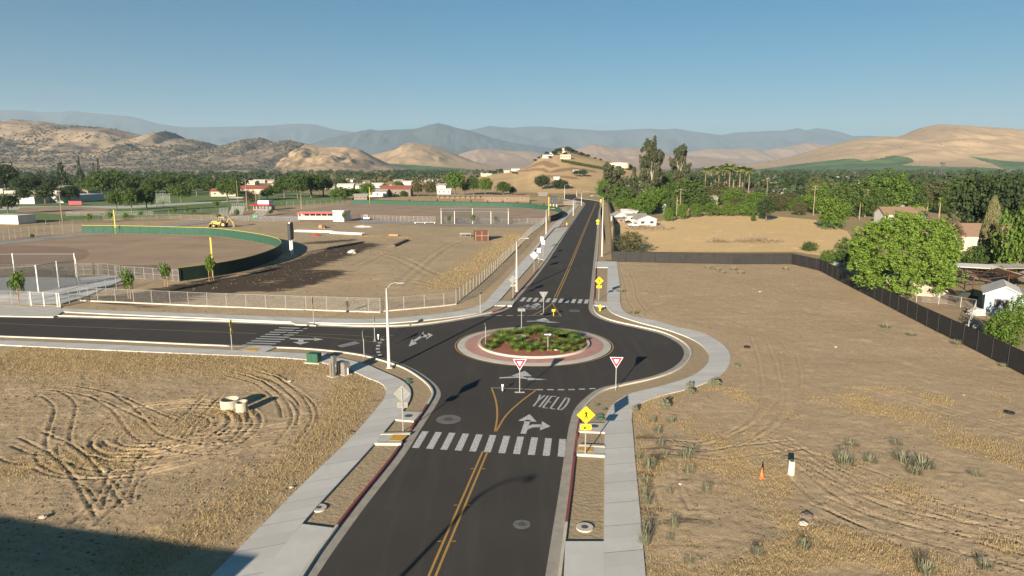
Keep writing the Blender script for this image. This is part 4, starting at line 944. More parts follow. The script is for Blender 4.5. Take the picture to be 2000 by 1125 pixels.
tyre(1459, 679, 'black tyre lying in the right lot near the pavement bulge'); tyre(1972, 808, 'black tyre lying near the right edge of the photo')
def rock(name, px, py, s_, m, label, cat='debris', sq_=.4, seed=0, grp=None):
    rg = np.random.default_rng(seed); v = []; q = []
    for i in range(6):
        for k in range(9):
            a = 2*math.pi*k/9; b_ = math.pi*(i/5-.5); r_ = s_*(.75+.5*rg.random()); v.append((r_*math.cos(b_)*math.cos(a), r_*math.cos(b_)*math.sin(a), max(-.02, r_*math.sin(b_)*sq_)+.02))
    for i in range(5):
        for k in range(9): q.append((i*9+k, i*9+(k+1) % 9, (i+1)*9+(k+1) % 9, (i+1)*9+k))
    o = fast(name, v, q, m); o.location = G3(px, py, .1); return tag(o, label, cat, grp)
rock('debris', 1568, 1022, .28, M['slab'], 'pale flat piece of debris low in the right lot', seed=1)
rock('debris', 1577, 1008, .35, M['brown_box'], 'dark clod heap beside the pale debris in the right lot', seed=2)
rock('debris', 2000-5, 978, .2, M['slab'], 'pale scrap near the right edge, below the tyre', seed=3); rock('debris', 1632, 678, .16, M['slab'], 'white scrap in the middle of the right lot', seed=4)
rock('debris', 1484, 570, .25, M['slab'], 'white scrap on brown patch below the black fence', seed=5); rock('debris', 569, 952, .14, M['kerb'], 'pale stone beside the left pavement', seed=6)
rock('debris', 205, 921, .16, M['kerb'], 'white scrap in the left lot', seed=7); rock('debris', 1328, 946, .1, M['pipe_white'], 'tiny white scrap by the right pavement weeds', seed=8)
rock('debris', 566, 745, .2, M['kerb'], 'pale rubble left of the meter cabinet', seed=9); rock('debris', 85, 1010, .22, M['kerb'], 'pale stone at the shadow edge of the left lot', seed=10)
rock('debris', 1882, 772, .14, M['slab'], 'white scrap right of the tyre tracks near the black fence', seed=11)

# ================================================================ FENCES
def uvsheet(name, segs, m, parent, nsub=1):
    v = []; f = []; uv = []; s_ = 0
    for (a, b, z0, z1) in segs:
        L = math.hypot(b[0]-a[0], b[1]-a[1]); k = len(v); v += [(*a, z0), (*b, z0), (*b, z1), (*a, z1)]; f.append((k, k+1, k+2, k+3)); uv += [(s_, 0), (s_+L, 0), (s_+L, z1-z0), (s_, z1-z0)]; s_ += L
    me = bpy.data.meshes.new(name); me.from_pydata(v, [], f); l = me.uv_layers.new(name='uv'); l.data.foreach_set('uv', np.array(uv).ravel()); me.materials.append(m)
    o = bpy.data.objects.new(name, me); C.objects.link(o); o.parent = parent; return o
POST = {}
def fence(name, pts, h, sp, label, sheet='chain', mid=False, kerb=False, cap=None, z=.1, r=.045, cat='fence', back=None, sheet_h=None, group=None, pm_='steel', rail='steel'):
    pts = [tuple(p) for p in pts]; o0 = pts[0]; e = empty(name, (*o0, z), 0, label, cat, group); P_ = [(x-o0[0], y-o0[1]) for x, y in pts]
    segs = []; posts = []; d0 = 0
    for a, b in zip(P_[:-1], P_[1:]):
        L = math.hypot(b[0]-a[0], b[1]-a[1]); t_ = d0
        while t_ < L: posts.append((a[0]+(b[0]-a[0])*t_/L, a[1]+(b[1]-a[1])*t_/L)); t_ += sp
        d0 = t_-L; segs.append((a, b, .04, sheet_h or h))
    posts.append(P_[-1])
    key = (round(h, 2), r, pm_)
    for i, (x, y) in enumerate(posts[:100]):
        if key not in POST: POST[key] = MB().tube([(0, 0, -.1), (0, 0, h+.06)], r, 6).build('post', M[pm_], e)
        p = POST[key] if POST[key].parent is e and not POST[key].get('u') else POST[key].copy()
        if p is not POST[key]: C.objects.link(p); p.parent = e
        p.location = (x, y, 0)
        if p is POST[key]: p['u'] = 1
    rl = MB(); zz = [h] + ([h*.5] if mid else []) + [.08]
    for z_ in zz:
        for a, b in zip(P_[:-1], P_[1:]): rl.tube([(*a, z_), (*b, z_)], r*.55, 4)
    rl.build('rail', M[cap or rail], e)
    if cap: 
        c_ = MB()
        for a, b in zip(P_[:-1], P_[1:]): c_.tube([(*a, h+.04), (*b, h+.04)], .055, 6)
        c_.build('cap', M[cap], e)
    uvsheet('mesh_panel' if sheet in ('chain', 'net') else 'screen', segs, M[sheet], e)
    if back:
        c_ = MB(); 
        q_ = off(np.array(P_), back[1])
        for a, b in zip(q_[:-1], q_[1:]): c_.face([(*a, .03), (*b, .03), (*b, h-.02), (*a, h-.02)])
        c_.build('shade_back', M[back[0]], e)  # dark outer sheet, the fence's shaded side is in its colour
    if kerb:
        c_ = MB()
        for a, b in zip(P_[:-1], P_[1:]): c_.tube([(*a, .0), (*b, .0)], .14, 4)
        c_.build('mow_kerb', M['kerb'], e)
    if 'u' in e: del e['u']
    return e
# black screened fence round the right lot
def black_fence(pts, label, n=None):
    e = fence('screened_fence', pts, 2.25, 3., label, 'black_screen', z=.08, pm_='sblack', cap=None, rail='sblack')
    return e
black_fence(W(FP[:5]+FP[5:], 0), 'long black screened fence bounding the right dirt lot')
black_fence(W([(1195,510),(1197,470),(1199,445),(1190,408),(1187,396)]), 'black screened fence running along the right side of the far road')
fence('chain_link_fence', W([(157,589),(300,595),(381,599),(560,606),(743,612)]), 2.0, 3.05, 'silver chain link fence above the left road with a capped end near the lamp', kerb=True, mid=False)
fence('chain_link_fence', W([(748,610),(800,605.5),(850,601),(891,596.4)]), 1.9, 3., 'lower thin chain link fence between the lamp and the corner post', kerb=True)
fence('chain_link_fence', W([(891,596),(912,578),(937,557.5),(965,532),(999,498),(1022,474),(1039,456),(1058,442),(1066,435)]), 2.15, 2.4, 'silver chain link fence climbing along the far road pavement', kerb=True)
fence('chain_link_fence', W([(-60,597),(17,595.5),(60,597.5)]), 2.0, 3., 'low chain link fence at the far left edge beside the gate', mid=True)
e = fence('gate', W([(62,598),(118,601)]), 2., 2.3, 'open chain link gate with thick white posts by the left driveway', r=.1, cat='gate', pm_='pole')
fence('chain_link_fence', W([(119,600.5),(150,589),(185,578),(214,569),(245,562)]), 2.0, 2.4, 'chain link fence running from the gate along the concrete path', mid=True)
fence('chain_link_fence', W([(226,543),(270,545.5),(315,549),(350,551)]), 2.1, 2.2, 'chain link fence with gate posts joining the dark green outfield fence', mid=True)
fence('chain_link_fence', W([(-60,540),(60,541),(150,539),(202,538),(236,543)]), 2.2, 2.6, 'chain link fence behind the batting cage', mid=True)
fence('chain_link_fence', W([(-60,480),(0,473),(40,466),(100,459),(162,455.5)]), 3.2, 2.6, 'chain link fence along the left side of the near ball field', mid=True)
fence('chain_link_fence', W([(90,440),(200,431),(330,428),(420,431),(560,433),(585,433)]), 1.8, 5, 'long chain link fence behind the yellow tractor')
fence('chain_link_fence', W([(700,430),(780,433),(850,434.5)]), 2.0, 1.7, 'bright slatted fence between the white building and the batting frame')
fence('chain_link_fence', W([(868,436),(940,437),(1000,438),(1062,438)]), 1.9, 3., 'chain link fence below the long batting frame')
fence('chain_link_fence', W([(560,404),(620,402),(687,398.6)]), 2.8, 3.5, 'chain link fence left of the far green outfield screen')
fence('chain_link_fence', W([(130,422),(300,420),(420,412),(560,400)]), 1.6, 8, 'thin fence along the lawn path', r=.05)
# green outfield fences
A_, B_ = F1[:], None
def green_fence(pts, h, label, side, cap_='ytop'):
    return fence('outfield_fence', pts, h, 3.1, label, 'green_screen', cap=cap_, back=('green_dark', side), r=.05, pm_='green_screen')
green_fence([tuple(p) for p in resamp(F1, 70)], 2.35, 'curved green outfield fence with yellow cap round the near ball field', .08)
green_fence([tuple(p) for p in resamp(F2, 70)], 2.1, 'curved green outfield fence round the far ball field', .08, 'green_dark')
def foul_pole(px, yb, yt, label):
    e = empty('foul_pole', G3(px, yb, .1), 0, label, 'foul pole', 'yellow foul poles'); h = HT(px, yb, yt)
    MB().tube([(0, 0, 0), (0, 0, h)], .05, 8).build('pole', M['ytop'], e); MB().box(.15, 0, h*.62, .16, .03, h*.72).build('wing', M['ytop'], e)
foul_pole(225.5, 457, 409.5, 'yellow foul pole at the left end of the near green fence'); foul_pole(415.5, 541.5, 463, 'yellow foul pole rising behind the near dark green fence'); foul_pole(722, 399, 365, 'yellow foul pole of the far ball field')
foul_pole(1071, 434.5, 383.5, 'thin yellow pole left of the far scoreboard')

# scoreboards
e = empty('scoreboard', G3(570, 498, .1), R(99), 'scoreboard seen edge on with two white posts behind the near green fence', 'scoreboard')
h = HT(570, 498, 434)
for s_ in (-1.0, 1.0): MB().tube([(s_, 0, 0), (s_, 0, h)], .24, 10).build('post', M['pipe_white'], e)
MB().box(0, 0, h*.72, 4.6, .6, h*.5).build('board', M['blackboard'], e); MB().box(-0, 0, h*.985, 2.6, .3, .3).build('top_panel', M['pipe_white'], e)
e = empty('scoreboard', G3(1081, 405.5, .1), 0, 'black scoreboard on pale posts at the far ball field', 'scoreboard'); h = HT(1081, 405.5, 383.5); wd = WM(17.5, 405.5)
for s_ in (-.35, 0, .35): MB().box(s_*wd, .2, h*.4, .5, .5, h*.8).build('post', M['cream'], e)
bo = MB().box(0, 0, h*.66, wd, .5, h*.66).build('board', M['blackboard'], e)
for i in range(3):
    for k in range(4): MB().box(-wd*.36+k*wd*.24, -.27, h*.5+i*h*.16, wd*.11, .04, h*.035).build('score_panel', M['grey_box'], bo)
# batting cage at the left edge
def netbox(pts, h, label, posts, z=.25):
    e = empty('batting_cage', (*pts[0], z), 0, label, 'batting cage'); o0 = pts[0]; P_ = [(x-o0[0], y-o0[1]) for x, y in pts]
    for x, y in posts: MB().tube([(x-o0[0], y-o0[1], -.1), (x-o0[0], y-o0[1], h+.15)], .13, 8).build('post', M['pole'], e)
    segs = [(a, b, .02, h) for a, b in zip(P_, P_[1:]+P_[:1])]; uvsheet('netting', segs, M['net'], e)
    rl = MB()
    for a, b in zip(P_, P_[1:]+P_[:1]): rl.tube([(*a, h), (*b, h)], .04, 4)
    rl.build('rail', M['steel'], e); return e
q4 = W([(-40,580),(76,570),(116,561),(153,555),(150,541),(30,541),(-60,545)], .25); netbox(q4, 4.2, 'large dark net batting cage at the left edge beyond the driveway', [q4[1], q4[2], q4[3], q4[4], q4[5]])
q4 = W([(862,437),(888,437),(923,437),(959,437.6),(993,438),(993,431),(923,430),(862,430)], .25); netbox(q4, 4.3, 'long open batting frame with pale posts left of the far road', q4)
for k, px in enumerate((585, 600, 616)): 
    pass
# ================================================================ VEGETATION
def quads_at(rg, c, nrm, size, aspect=1.):
    """small leaf faces centred at c, roughly facing nrm"""
    n = len(c); a = rg.standard_normal((n, 3)); t = np.cross(nrm, a); t /= np.linalg.norm(t, axis=1)[:, None]+1e-9
    b = np.cross(nrm, t); b /= np.linalg.norm(b, axis=1)[:, None]+1e-9
    s = (size*rg.uniform(.6, 1.4, n))[:, None]; t *= s; b *= s*aspect
    return np.stack([c-t-b*.3, c+t*.2-b, c+t+b*.4, c-t*.2+b], 1).reshape(-1, 3)
def leafcloud(name, seed, clumps, per, leaf, m, spread=1., smooth=False):
    """clumps: list of (x,y,z,r); leaves scattered in a shell round every clump"""
    rg = np.random.default_rng(seed); cl = np.array(clumps); n = len(cl)*per; idx = np.repeat(np.arange(len(cl)), per)
    d = rg.standard_normal((n, 3)); d /= np.linalg.norm(d, axis=1)[:, None]; r = cl[idx, 3]*(.45+.6*rg.random(n)**.6)*spread
    c = cl[idx, :3]+d*r[:, None]; nr = d+.55*rg.standard_normal((n, 3)); nr[:, 2] += .15; nr /= np.linalg.norm(nr, axis=1)[:, None]
    v = quads_at(rg, c, nr, leaf); tint = np.repeat(np.clip(rg.random(len(cl))[idx]*.6+rg.random(n)*.55-.1, 0, 1), 4)
    o = fast(name, v, np.arange(n*4).reshape(-1, 4), m, attrs={'tint': tint}, smooth=False); return o
def shell_clumps(seed, n, rx, ry, rz, cz, cr_, bottom=-.6, jit=.16, lump=.0, inner=.18):
    rg = np.random.default_rng(seed); out = []; k = 0; ga = math.pi*(3-5**.5)
    for i in range(n):
        z = 1-2*(i+.5)/n
        if z < bottom: continue
        a = i*ga+rg.random()*.6; rr_ = math.sqrt(max(0, 1-z*z)); s = (1-jit*rg.random()*1.6) if rg.random() > inner else .55
        s *= 1+lump*math.sin(a*3+seed)*math.cos(z*4+seed)
        out.append((rx*rr_*math.cos(a)*s, ry*rr_*math.sin(a)*s, cz+rz*z*s, cr_*rg.uniform(.7, 1.3)))
    for i in range(n//5): out.append((rx*.45*rg.standard_normal()*.7, ry*.45*rg.standard_normal()*.7, cz+rz*.4*rg.standard_normal()*.7, cr_*1.5))
    return out
PROTO = {}
def trunkmb(h, r, limbs, seed, spread=.3, top=.8):
    rg = random.Random(seed); b = MB(); b.tube([(0, 0, -.02), (.01, 0, h*.5), (.0, .01, h)], [r*1.25, r, r*.8], 7)
    for i in range(limbs):
        a = 2*math.pi*i/limbs+rg.random(); s = spread*rg.uniform(.6, 1.); b.tube([(0, 0, h*.92), (s*.4*math.cos(a), s*.4*math.sin(a), h+(top-h)*.35), (s*math.cos(a), s*math.sin(a), top*rg.uniform(.8, 1))], [r*.7, r*.45, r*.18], 5)
    return b
def proto(kind, var):
    """a unit plant: 1 m high, 1 m wide, standing at the origin"""
    key = (kind, var)
    if key in PROTO: return PROTO[key]
    s = hash((kind, var)) if False else sum(map(ord, kind))*7+var*13; m = {'round': 'leaf', 'dark': 'leaf_dark', 'bright': 'leaf_mid', 'olive': 'leaf_olive', 'conifer': 'leaf_dark', 'euc': 'leaf_euc', 'bush': 'leaf', 'cypress': 'leaf_cyp'}.get(kind, 'leaf')
    tb = 'bark'
    if kind in ('round', 'dark', 'bright', 'olive', 'mediumtree'):
        cl = shell_clumps(s, 95, .43, .43, .37, .6, .105, -.75, .22, .12); cw = leafcloud('crown', s, cl, 34, .022, M[m]); tr = trunkmb(.34, .03, 5, s)
    elif kind in ('full', 'fulldark', 'fullolive', 'fullblack'):
        cl = shell_clumps(s, 120, .46, .46, .46, .47, .09, -.95, .32, .22); cw = leafcloud('crown', s, cl, 36, .02, M[{'full': 'leaf_mid', 'fulldark': 'leaf', 'fullolive': 'leaf_olive', 'fullblack': 'leaf_dark'}[kind]]); tr = trunkmb(.3, .03, 5, s)  # fullblack: deep shade put into the colour through darker leaves
    elif kind == 'big':
        rg = random.Random(s); cl = []
        for i in range(170):
            z = 1-2*(i+.5)/170
            if z < -.82: continue
            a = i*2.39996+rg.random()*.5; rr_ = math.sqrt(max(0, 1-z*z)) if z > 0 else (1-abs(z)**4*.5); q = rg.uniform(.82, 1.02)
            lx, ly, lz = .42*rr_*math.cos(a)*q, .42*rr_*math.sin(a)*q, .47+.43*z*q+.02*math.sin(a*3)
            for k in range(9): cl.append((lx+rg.gauss(0, .043), ly+rg.gauss(0, .043), lz+rg.gauss(0, .04), rg.uniform(.024, .044)))
        cw = leafcloud('crown', s, cl, 36, .0078, M['leaf_bright']); tr = trunkmb(.3, .03, 7, s, .33)
    elif kind == 'euc':
        rg = random.Random(s); cl = []
        for i in range(15):
            a = rg.uniform(0, 6.28); z = .2+.76*i/14; rr_ = rg.uniform(.08, .34)*(1.15-abs(z-.5)*.9); cx_, cy_ = rr_*math.cos(a), rr_*math.sin(a)
            for k in range(19): cl.append((cx_+rg.gauss(0, .095), cy_+rg.gauss(0, .085), z+rg.gauss(0, .045), rg.uniform(.04, .075)))
        cw = leafcloud('crown', s, cl, 34, .024, M[m]); tb = 'bark_pale'; tr = trunkmb(.35, .028, 6, s, .26, .88)
    elif kind == 'conifer':
        rg = random.Random(s); cl = []
        for i in range(13):
            z = .08+.88*i/12; rr_ = .46*(1-z)**.8*rg.uniform(.75, 1.1)+.02; k_ = max(3, int(15*(1-z)))
            for k in range(k_): a = 2*math.pi*k/k_+rg.random(); q = rg.uniform(.55, 1); cl.append((rr_*q*math.cos(a), rr_*q*math.sin(a), z-.04*q, .045))
        cw = leafcloud('crown', s, cl, 34, .018, M[m]); tr = trunkmb(.9, .02, 0, s)
    elif kind == 'cypress':
        rg = random.Random(s); cl = []
        for i in range(48):
            z = i/47; rr_ = .42*min(1, ((1-z)/.5+.01)**.55)*(.86+.14*min(1, z/.25)); 
            for k in range(12): a = 2*math.pi*k/12+i*.7; cl.append((rr_*math.cos(a)*rg.uniform(.85, 1.02), rr_*math.sin(a)*rg.uniform(.85, 1.02), .03+z*.95, .055))
        cw = leafcloud('crown', s, cl, 30, .016, M[m]); 
        if True:
            co = np.empty(len(cw.data.vertices)*3, np.float32)
        tr = trunkmb(.6, .05, 0, s)
    elif kind == 'bush':
        cl = shell_clumps(s, 60, .42, .42, .5, .42, .12, -.7, .2, .1); cw = leafcloud('crown', s, cl, 34, .026, M[m]); tr = trunkmb(.2, .03, 4, s)
    elif kind == 'brightbush':
        cl = shell_clumps(s, 90, .44, .44, .5, .45, .09, -.8, .2, .1); cw = leafcloud('crown', s, cl, 34, .02, M['leaf_mid']); tr = trunkmb(.2, .03, 4, s)
    elif kind == 'drybush':
        cl = shell_clumps(s, 90, .44, .44, .55, .4, .09, -.75, .25, .15); cw = leafcloud('crown', s, cl, 40, .016, M['leaf_olive' if var == 0 else 'leaf_dry']); tr = trunkmb(.25, .02, 7, s)
    elif kind == 'tumble':
        cl = shell_clumps(s, 40, .42, .42, .42, .42, .12, -.8, .15, 0); cw = leafcloud('foliage', s, cl, 34, .03, M['leaf_weed']); tr = None
    elif kind == 'weed':
        rg = np.random.default_rng(s); n = 200; a = rg.uniform(0, 6.28, n); r0 = rg.random(n)**.5*.4; L = rg.uniform(.2, 1.05, n)**1.3; ln = rg.uniform(.05, .3, n); w_ = .006
        b0 = np.c_[r0*np.cos(a), r0*np.sin(a), 0*a]; tp = b0+np.c_[ln*np.cos(a), ln*np.sin(a), L]; sd_ = np.c_[-np.sin(a), np.cos(a), 0*a]*w_*2
        v = np.stack([b0-sd_, b0+sd_, tp+sd_*.5, tp-sd_*.5], 1).reshape(-1, 3); cw = fast('stems', v, np.arange(n*4).reshape(-1, 4), M['leaf_weed'], attrs={'tint': np.repeat(rg.random(n), 4)}); tr = None
    elif kind == 'grass':
        rg = np.random.default_rng(s); n = 420; a = rg.uniform(0, 6.28, n); r0 = rg.random(n)**.5*.2; L = rg.uniform(.55, 1.05, n); ln = rg.uniform(.08, .42, n)
        b0 = np.c_[r0*np.cos(a), r0*np.sin(a), 0*a]; md = b0+np.c_[ln*.4*np.cos(a), ln*.4*np.sin(a), L*.65]; tp = b0+np.c_[ln*1.2*np.cos(a), ln*1.2*np.sin(a), L*.95]; sd_ = np.c_[-np.sin(a), np.cos(a), 0*a]*.014
        v = np.stack([b0-sd_, b0+sd_, md+sd_, md-sd_, md-sd_, md+sd_, tp+sd_*.3, tp-sd_*.3], 1).reshape(-1, 3); cw = fast('blades', v, np.arange(n*8).reshape(-1, 4), M['grass'], attrs={'tint': np.repeat(rg.random(n), 8)}); tr = None
    elif kind in ('palm', 'fanpalm'):
        rg = np.random.default_rng(s); nf = 48 if kind == 'palm' else 18; v = []; n_ = 0; tz = .86 if kind == 'palm' else .74; L0 = (.17 if kind == 'palm' else .3)
        for k in range(nf):
            a = rg.uniform(0, 6.28); up = rg.uniform(-.5, 1.1); L = L0*rg.uniform(.8, 1.15); p = np.array([0, 0, tz]); dr = np.array([math.cos(a)*math.cos(up), math.sin(a)*math.cos(up), math.sin(up)])
            sd_ = np.array([-math.sin(a), math.cos(a), 0])
            for i in range(5):
                q = p+dr*L/5; w0 = L*(.13 if kind == 'palm' else .09)*(1.6 if 0 < i < 4 else .7); v += [p-sd_*w0+[0, 0, -.004], p+sd_*w0+[0, 0, -.004], q+sd_*w0*.8, q-sd_*w0*.8]; p = q; dr = dr+np.array([0, 0, -.28]); dr /= np.linalg.norm(dr); n_ += 1
        cw = fast('fronds', np.array(v), np.arange(n_*4).reshape(-1, 4), M['leaf_palm' if kind == 'palm' else 'leaf_mid'], attrs={'tint': np.repeat(rg.random(n_), 4)})
        tb = 'palm_trunk'; tr = MB().tube([(0, 0, -.02), (.003, 0, .4), (0, 0, tz+.01)], [.012, .009, .009] if kind == 'palm' else [.035, .03, .028], 7)
        if kind == 'palm': tr.tube([(0, 0, tz-.09), (0, 0, tz-.01)], [.01, .02], 8)
    elif kind == 'sapling':
        cl = shell_clumps(s, 26, .38, .38, .3, .67, .12, -.9, .25, .2); cw = leafcloud('crown', s, cl, 26, .035, M['leaf_mid']); tr = MB().tube([(0, 0, -.02), (.01, .02, .5), (0, 0, .85)], [.018, .015, .008], 6)
    tro = None
    if tr is not None:
        tro = tr.build('trunk', M[tb], None, smooth=True); me2 = tro.data; bpy.data.objects.remove(tro); tro = me2
    me = cw.data; nm = cw.name.split('.')[0]; bpy.data.objects.remove(cw); PROTO[key] = (nm, me, tro); return PROTO[key]
NAMES = {'conifer': 'conifer', 'cypress': 'cypress', 'palm': 'palm_tree', 'fanpalm': 'palm_tree', 'bush': 'bush', 'brightbush': 'bush', 'drybush': 'dry_bush', 'tumble': 'round_weed', 'weed': 'weed_clump', 'grass': 'grass_clump', 'sapling': 'young_tree', 'euc': 'eucalyptus_tree'}
def plant(kind, loc, h, w_, label=None, group=None, var=None, seed=0, name=None, cat=None):
    nm, cm, tm = proto(kind, var if var is not None else 0); rg = random.Random(int(loc[0]*31+loc[1]*17)+seed)
    if tm is None:
        o = bpy.data.objects.new(name or NAMES[kind], cm); C.objects.link(o); o.location = loc; o.rotation_euler = (0, 0, rg.uniform(0, 6.28)); o.scale = (w_, w_, h)
        return tag(o, label, cat or {'tumble': 'weed', 'weed': 'weed', 'grass': 'grass clump'}[kind], group)
    e = empty(name or NAMES.get(kind, 'tree'), loc, rg.uniform(0, 6.28), label, cat or ('palm' if 'palm' in kind else 'bush' if 'bush' in kind else 'tree'), group)
    for n_, me in ((nm, cm), ('trunk', tm)):
        o = bpy.data.objects.new(n_, me); C.objects.link(o); o.parent = e; o.scale = (w_, w_, h)
    return e
def tree(kind, px, yb, yt, wpx, label=None, group=None, var=None, Y=None, z=0, **k):
    p = G(px, yb, z) if Y is None else AT(px, yb, Y)[:2]; zt = AT(px, yt, p[1])[2]; wd = WM(wpx, yb) if Y is None else wpx/FL*Y
    return plant(kind, (p[0], p[1], z), max(zt-z, .5), wd, label, group, var if var is not None else rnd.randrange(3), **k)

# ---- the near ones on the right, each with its own label
tree('big', 1758, 578, 405, 205, 'huge round bright green tree leaning over the black fence', var=0)
tree('cypress', 1926, 530, 386, 41, 'tall narrow olive cypress behind the collapsed shed roof', var=0)
tree('full', 1983, 560, 396, 92, 'tall mid green tree at the right edge beside the cypress', var=1)
tree('brightbush', 1960, 676, 600, 84, 'bright green bushy tree behind the black fence below the blue house', var=0)
tree('brightbush', 1987, 640, 572, 50, 'green bush covering the corner of the pale blue house', var=1)
tree('bush', 1652, 516, 462, 52, 'dark green shrub tucked against the left side of the huge bright tree', var=0)
tree('brightbush', 1618, 516, 487, 40, 'bright low bush behind the bend of the black fence', var=1)
tree('bush', 1580, 490, 470, 34, 'small dark bush alone at the right end of the golden field', var=1)
tree('drybush', 1231, 492, 449, 78, 'big olive brown bush behind the left end of the black fence', var=0, Y=160)
tree('full', 1625, 448, 381, 66, 'round dense tree standing alone beside the golden field and pole', var=0)
tree('fullblack', 1908, 468, 322, 118, 'great dark tree with sunlit grey left side behind the brown roofed house', var=0)  # darker leaf colour stands in for the shade on this tree
tree('fullblack', 1972, 478, 330, 104, 'black green tree behind the cypress', var=1)
tree('conifer', 1993, 470, 314, 40, 'olive pointed conifer top at the right edge above the dark trees', var=0)
tree('full', 1733, 422, 325, 96, 'largest dark green dome above the brown roofed house left of centre right', var=1)
tree('fanpalm', 1678, 428, 387, 30, 'slim palm with pale trunk left of the double armed utility pole', var=0)
tree('fanpalm', 1809, 428, 382, 36, 'left of two short palms beside the brown roofed house', var=1)
tree('fanpalm', 1833, 432, 378, 42, 'right of two short palms beside the brown roofed house', var=2)
tree('fanpalm', 1878, 430, 400, 26, 'low palm in front of the great dark tree', var=0)
tree('drybush', 1858, 490, 425, 50, 'grey leafless looking tree in front of the second brown roofed house', var=1)
tree('round', 1905, 545, 478, 62, 'shaded dark shrubbery between the house and the cypress', var=2)
tree('euc', 1272, 384, 281, 52, 'tallest eucalyptus, left of the pair above the green trees', var=0)
tree('euc', 1326, 372, 287, 44, 'second tall eucalyptus, right of the pair', var=1)
tree('euc', 1190, 396, 328, 62, 'grey green eucalyptus with a pale forked trunk beside the far road', var=2)
# ---- groups with row labels
def row(kind, items, text, group, key=None, frm='left', **k):
    os_ = []
    for it in items:
        kd, (px, yb, yt, w_) = (it[0], it[1:]) if isinstance(it[0], str) else (kind, it)
        os_.append(tree(kd, px, yb, yt, w_, None, group, **k))
    order_labels(os_, text, frm, key); return os_
row('full', [(1281, 414, 360, 62), ('fulldark', 1345, 412, 343, 92), ('fulldark', 1308, 400, 352, 50), ('fullolive', 1402, 400, 352, 60), (1428, 405, 362, 46), (1474, 405, 371, 56), ('fullolive', 1512, 412, 374, 56), ('fulldark', 1310, 424, 384, 34), ('fulldark', 1372, 414, 374, 50), ('fullolive', 1438, 412, 384, 42), (1490, 412, 388, 46), (1260, 420, 372, 50), (1240, 412, 383, 42), (1215, 408, 386, 36), (1182, 396, 345, 40), (1188, 380, 352, 36)], 'the green trees crowding behind the white house', 'green trees behind the white house')
row('brightbush', [(1330, 428, 394, 26), (1358, 424, 396, 30), (1390, 422, 392, 38), (1421, 422, 393, 36), (1452, 422, 391, 38), (1305, 432, 404, 24), (1480, 422, 386, 36), (1236, 424, 400, 30)], 'the rounded hedge bushes along the golden field', 'hedge bushes by the golden field')
tree('dark', 1496, 432, 384, 44, 'dark spreading tree at the right end of the hedge bushes', var=1); tree('bush', 1471, 432, 417, 12, 'tiny dark shrub alone at the field edge below the hedge', var=0)
row('fulldark', [('fullolive', 1545, 402, 372, 44), ('full', 1572, 412, 378, 44), ('full', 1602, 418, 352, 62), (1650, 424, 345, 76), (1687, 415, 340, 66), (1775, 414, 345, 70), ('fullolive', 1805, 412, 352, 60), ('fullolive', 1842, 405, 346, 66), (1868, 418, 340, 62), ('fullolive', 1590, 392, 340, 40), ('full', 1538, 412, 388, 34), (1705, 424, 362, 54), ('full', 1660, 400, 355, 50), ('fullolive', 1560, 420, 392, 34), ('full', 1795, 415, 385, 40), ('fulldark', 1850, 418, 385, 50)], 'the dark trees massed behind the utility poles', 'dark trees behind the utility poles')
row('fulldark', [('conifer', 1237, 382, 324, 34), (1212, 404, 355, 50), ('fullolive', 1228, 400, 365, 38), (1298, 380, 338, 36), ('fullolive', 1352, 362, 335, 34), (1303, 372, 330, 24), ('fullolive', 1440, 392, 362, 40), (1365, 362, 338, 26), (1180, 392, 345, 34), ('fullolive', 1325, 372, 330, 30)], 'the dull trees round the two tall eucalyptus', 'dull trees round the eucalyptus')
ps = [(1377, 362, 328), (1388, 364, 326), (1396, 368, 329), (1403, 366, 330), (1409, 372, 326), (1417, 372, 320), (1424, 370, 322), (1431, 376, 328), (1437, 378, 327), (1443, 379, 326), (1449, 381, 328), (1455, 380, 327), (1461, 380, 330), (1414, 366, 324)]
os_ = []
for i, (px, yb, yt) in enumerate(ps):
    Y_ = 520+(i % 3)*25; os_.append(plant('palm', AT(px, yb+6, Y_)[:2]+(0,), AT(px, yt-4, Y_)[2], AT(px, yt-4, Y_)[2]*1.75, None, 'tall palms in a cluster', i % 3))
order_labels(os_, 'the cluster of tall brown trunked palms')
# left: park trees
row('dark', [(12, 382, 318, 60), (46, 384, 345, 50), (75, 382, 342, 44), (100, 384, 346, 30)], 'the far left dark trees above the school roofs', 'dark trees above the school')
row('dark', [(17, 418, 377, 44), (48, 398, 366, 36), (89, 398, 361, 40), (136, 396, 361, 44)], 'the round trees before the white school roofs', 'round trees before the school')
row('conifer', [(124, 376, 315, 46), (160, 374, 305, 20), (187, 374, 316, 16), (197, 374, 307, 16)], 'the pointed conifers left of the park trees', 'pointed conifers')
row('round', [(228, 412, 371, 36), (258, 416, 366, 34), (287, 414, 361, 38)], 'the front trio of lawn trees', 'trio of park trees')
row('round', [(176, 385, 345, 44), (200, 386, 338, 56), (228, 380, 331, 56), (262, 382, 343, 50), (298, 384, 347, 44), (326, 380, 338, 44), (355, 396, 357, 46), (385, 382, 346, 46), (410, 382, 350, 38), (445, 394, 346, 46), (462, 395, 347, 22), (345, 375, 341, 50), (372, 374, 338, 40)], 'the large park trees on the left lawn', 'park trees on the left lawn')
row('round', [('drybush', 487, 394, 369, 34), (556, 386, 344, 46), (582, 388, 340, 52), (608, 386, 341, 60), (632, 384, 343, 44), (536, 384, 362, 40), (522, 390, 368, 30), (622, 380, 338, 30)], 'the park trees left of the far ball field', 'park trees above the bleachers')
